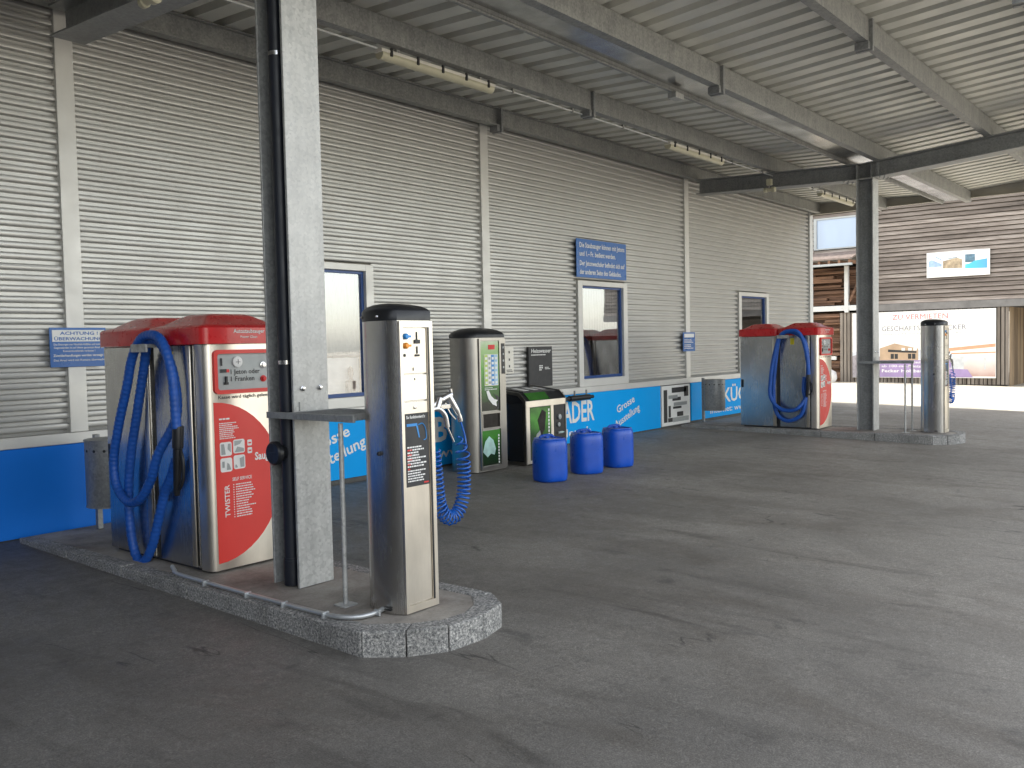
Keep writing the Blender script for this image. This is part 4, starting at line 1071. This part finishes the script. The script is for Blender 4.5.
# ground floor of vertical slats, return wall to the entrance recess
bm = B(); y = 5.36
while y < 10.24:
    box(bm, TX+.02, TX+.06, y, y+.085, gz(6)+.03, 2.39); y += .115
obj('slat_screen', bm, MT['slat'], tb)
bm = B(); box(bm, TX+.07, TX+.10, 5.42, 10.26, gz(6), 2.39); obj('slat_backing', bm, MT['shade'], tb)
bm = B(); x = TX+.14
while x < 36: box(bm, x, x+.19, 5.34, 5.37, gz(5), 2.39, .004); x += .2
obj('return_wall', bm, MT['fresh'], tb)
bm = B(); box(bm, 36, 36.1, -4, 5.34, -.1, 2.42); obj('recess_wall', bm, MT['board'], tb)
# billboard, board sheet and its printed pictures, facing the forecourt
def qx(bm, y0, y1, z0, z1, x): face(bm, ((x,y1,z0),(x,y0,z0),(x,y0,z1),(x,y1,z1)))
def px(bm, pts, x): face(bm, [(x, a, b) for a, b in pts])
bb = thing('billboard', 'large ZU VERMIETEN billboard with house pictures on the slatted wall', 'billboard', (TX-.03, 7.75, .28))
obj('panel', box(B(), TX-.04, TX+.015, 5.69, 9.86, .29, 2.36, .004), MT['white'], bb)
xp = TX-.0425
text('ZU VERMIETEN', 'lettering', bb, MT['pinkp'], (xp, 8.62, 2.11), .155, '-x', 0, width=1.62)
text('GESCHÄFTSHAUS ACKER', 'lettering', bb, MT['greyp'], (xp, 8.95, 1.76), .15, '-x', 0, width=2.45)
text('moderne Räume für Gewerbe und Büro', 'lettering', bb, MT['grey'], (xp, 8.95, 1.64), .06, '-x', 0, width=2.45)
bm = B(); px(bm, [(9.86,.86),(7.75,.86),(7.75,1.15),(9.0,1.22),(9.86,1.1)], xp); obj('picture', bm, M('print_sky', (.55,.58,.62), .5, 0, .1), bb)
bm = B(); px(bm, [(9.0,.75),(7.85,.75),(7.85,1.20),(8.55,1.37),(9.0,1.22)], xp-.002); hs = obj('picture', bm, M('print_house', (.46,.33,.22), .5, 0, .15, 3), bb)
bm = B()
for a, b in ((8.62,.88),(8.50,.88),(8.1,.88),(7.98,.88)): qx(bm, a-.05, a+.05, b, b+.16, xp-.004)
px(bm, [(8.75,1.10),(7.9,1.06),(7.9,1.12),(8.75,1.18)], xp-.004); obj('picture', bm, MT['dark'], hs)
bm = B()
for a in (8.3,8.1,7.95): qx(bm, a-.06, a+.04, 1.14, 1.22, xp-.006)
obj('picture', bm, MT['white'], hs)
bm = B(); px(bm, [(9.86,.30),(9.0,.30),(9.0,.95),(9.4,1.1),(9.86,.98)], xp-.002); obj('picture', bm, M('print_town', (.30,.28,.30), .5, 0, .4, 6), bb)
bm = B(); px(bm, [(7.2,.34),(5.70,.34),(5.70,1.52),(7.2,1.28)], xp); obj('picture', bm, gradient_mat('print_room', [(0,(.42,.24,.20)),(.35,(.62,.56,.52)),(.7,(.85,.83,.80)),(1,(.70,.74,.80))], 2, 0, 1.2, .45, .3, 2), bb)
bm = B(); px(bm, [(7.2,1.08),(5.70,1.22),(5.70,1.32),(7.2,1.18)], xp-.002); px(bm, [(7.2,1.0),(5.70,1.04),(5.70,1.08),(7.2,1.05)], xp-.002); obj('picture', bm, M('print_beam', (.62,.33,.20), .5), bb)
bm = B(); qx(bm, 5.95, 6.0, .55, .9, xp-.002); qx(bm, 6.55, 6.95, .5, .95, xp-.002); obj('picture', bm, M('print_grey', (.55,.57,.58), .5), bb)
bm = B(); px(bm, [(9.0,.31),(6.3,.31),(6.45,.55),(9.0,.66)], xp-.004); px(bm, [(9.0,.66),(6.9,.60),(6.9,.84),(9.0,.84)], xp-.004); obj('text_field', bm, M('print_purple', (.34,.25,.45), .5, 0, .15, 2), bb)
text('Gewerbe-Büro ausbaubar', 'lettering', bb, MT['white'], (xp-.006, 8.95, .74), .075, '-x', .01, width=1.3)
text('ab 100 m², Miete', 'lettering', bb, MT['white'], (xp-.006, 8.95, .62), .075, '-x', .01, width=1.2)
text('Fecker Holzbau AG', 'lettering', bb, MT['white'], (xp-.006, 8.95, .46), .095, '-x', .03, width=1.55)
wp = thing('wall_poster', 'small white poster with three pictures on the timber boarding', 'poster', (TX-.03, 6.72, 3.35))
obj('panel', box(B(), TX-.04, TX-.004, 5.85, 7.60, 3.36, 4.12, .004), MT['white'], wp)
bm = B(); px(bm, [(7.54,3.68),(7.17,3.68),(7.17,3.76),(7.45,3.90),(7.54,3.86)], xp); px(bm, [(7.34,3.96),(7.17,3.86),(7.17,3.90),(7.34,4.0)], xp); obj('picture', bm, M('print_blue', (.30,.42,.62), .5, 0, .25, 6), wp)
bm = B(); px(bm, [(7.14,3.62),(6.60,3.60),(6.60,3.86),(6.75,3.92),(7.14,3.84)], xp); obj('picture', bm, M('print_brown', (.38,.30,.20), .5, 0, .5, 7), wp)
bm = B(); px(bm, [(7.0,3.89),(6.72,3.93),(6.72,3.95),(7.0,3.91)], xp-.001); qx(bm, 6.25, 6.52, 3.76, 4.0, xp); obj('picture', bm, M('print_teal', (.10,.18,.24), .5, 0, .5, 6), wp)
bm = B(); px(bm, [(6.52,3.58),(5.92,3.56),(5.92,3.84),(6.25,3.80),(6.40,3.72),(6.52,3.70)], xp-.002); obj('picture', bm, gradient_mat('print_water', [(0,(.20,.55,.25)),(.4,(.08,.50,.72)),(1,(.10,.35,.70))], 1, .0, -.8, .4, .4, 5), wp)
# timber store under the small eave at the left
st = thing('timber_store', 'open timber store with small eave and pale posts left of the slatted wall', 'shed', (TX, 11.5, .1))
bm = B(); 
v = [(TX-1.0,9.55,4.05),(TX-1.0,16,4.05),(TX+.03,16,4.34),(TX+.03,9.55,4.34)]
extrude_poly(bm, v, (0,0,.05)); obj('eave_roof', bm, MT['tiles'], st)
bm = B(); y = 9.6
while y < 16: box(bm, TX-.98, TX+.02, y, y+.07, 3.93, 4.03); y += .32
obj('rafter', bm, MT['stack'], st)
bm = B(); box(bm, TX-1.0, TX-.9, 9.55, 16, 3.86, 3.93, .004); obj('eave_beam', bm, MT['grey'], st)
for yy in (9.42, 10.05, 12.5):
    bm = B(); box(bm, TX-.06, TX+.08, yy-.06, yy+.06, 2.40 if yy < 11 else .05, 3.92, .006); obj('post', bm, MT['postw'], st)
bm = B(); box(bm, TX-.04, TX+.06, 9.5, 15.9, 2.46, 2.63, .006); box(bm, TX-.04, TX+.06, 10.4, 15.9, .86, .98, .006); obj('rail', bm, MT['postw'], st)
bm = B(); extrude_poly(bm, [(TX,9.45,3.85),(TX,9.52,3.85),(TX,10.0,2.75),(TX,9.93,2.75)], (.06,0,0)); obj('brace', bm, MT['stack'], st)
bm = B(); rr = random.Random(3)
for base in (.1, 1.0, 2.66):
    z = base; top = {.1: .84, 1.0: 2.40, 2.66: 3.80}[base]
    while z < top:
        h = rr.uniform(.05, .13); y = 9.46 if base > 2 else 10.30
        while y < 15.8:
            L = rr.uniform(.5, 2.2); d = rr.uniform(0, .35); box(bm, TX+.35-d, TX+2, y, min(y+L, 15.9)-.02, z, z+h-.008); y += L
        z += h
obj('stacked_timber', bm, MT['stack'], st)
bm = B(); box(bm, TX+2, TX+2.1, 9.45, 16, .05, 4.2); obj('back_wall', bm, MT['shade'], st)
# white bag on the ground by the slats
bag = B(); bmesh.ops.create_icosphere(bag, subdivisions=3, radius=.19)
for v_ in bag.verts:
    n_ = math.sin(v_.co.x*21+v_.co.y*9)*math.cos(v_.co.z*17+v_.co.y*11); v_.co *= 1+.09*n_; v_.co.z *= 1.25
    if v_.co.z > .2: v_.co.x *= .6; v_.co.y *= .6
bmesh.ops.translate(bag, vec=(TX-.35, 10.46, gz(10)+.20), verts=bag.verts)
tag(obj('plastic_bag', bag, MT['bag'], None, 60), 'crumpled white plastic bag on the ground at the end of the slats', 'bag')

# ================================================================== LIGHT, SKY, CAMERA
SUN_EL = R(54); SUN_AZ = R(-8)              # azimuth measured from +y towards +x (behind the clad building)
w = bpy.data.worlds.new('World'); S.world = w; w.use_nodes = True
t = w.node_tree; bg = t.nodes['Background']
sky = t.nodes.new('ShaderNodeTexSky'); sky.sky_type = 'NISHITA'; sky.sun_disc = False
sky.sun_elevation = SUN_EL; sky.sun_rotation = SUN_AZ; sky.air_density = 1.0; sky.dust_density = 2.0; sky.ozone_density = 1.0; sky.altitude = 450
hsv = t.nodes.new('ShaderNodeHueSaturation'); hsv.inputs['Saturation'].default_value = .45
t.links.new(sky.outputs[0], hsv.inputs['Color'])
wb = t.nodes.new('ShaderNodeMix'); wb.data_type = 'RGBA'; wb.blend_type = 'MULTIPLY'; wb.inputs[0].default_value = 1
t.links.new(hsv.outputs[0], wb.inputs[6]); wb.inputs[7].default_value = (1.0, .945, .855, 1)
t.links.new(wb.outputs[2], bg.inputs['Color']); bg.inputs['Strength'].default_value = .72
d = Vector((math.sin(SUN_AZ)*math.cos(SUN_EL), math.cos(SUN_AZ)*math.cos(SUN_EL), math.sin(SUN_EL)))
L = bpy.data.lights.new('sun', 'SUN'); L.energy = 5.0; L.angle = R(.5); L.color = (1, .94, .85)
lo = bpy.data.objects.new('sun', L); COL.objects.link(lo); lo.rotation_euler = (-d).to_track_quat('-Z', 'Y').to_euler()

yaw, pitch, roll = R(39.18049), R(-2.52538), R(-1.23873)
fw = Vector((math.cos(yaw)*math.cos(pitch), math.sin(yaw)*math.cos(pitch), math.sin(pitch)))
r = Vector((math.sin(yaw), -math.cos(yaw), 0)); u = r.cross(fw)
c, s_ = math.cos(roll), math.sin(roll)
r2 = c*r+s_*u; u2 = -s_*r+c*u
cam = bpy.data.cameras.new('camera'); co = bpy.data.objects.new('camera', cam); COL.objects.link(co)
cam.sensor_width = 36; cam.lens = 899.21/1024*36; cam.clip_end = 2000; cam.clip_start = .05
m = Matrix((r2, u2, -fw)).transposed().to_4x4(); m.translation = (0, 0, 1.6); co.matrix_world = m
S.camera = co
S.view_settings.view_transform = 'Standard'; S.view_settings.look = 'None'; S.view_settings.exposure = 0; S.view_settings.gamma = 1
try:
    S.cycles.max_bounces = 8; S.cycles.diffuse_bounces = 5; S.cycles.sample_clamp_indirect = 6
    S.cycles.use_denoising = True
except Exception: pass
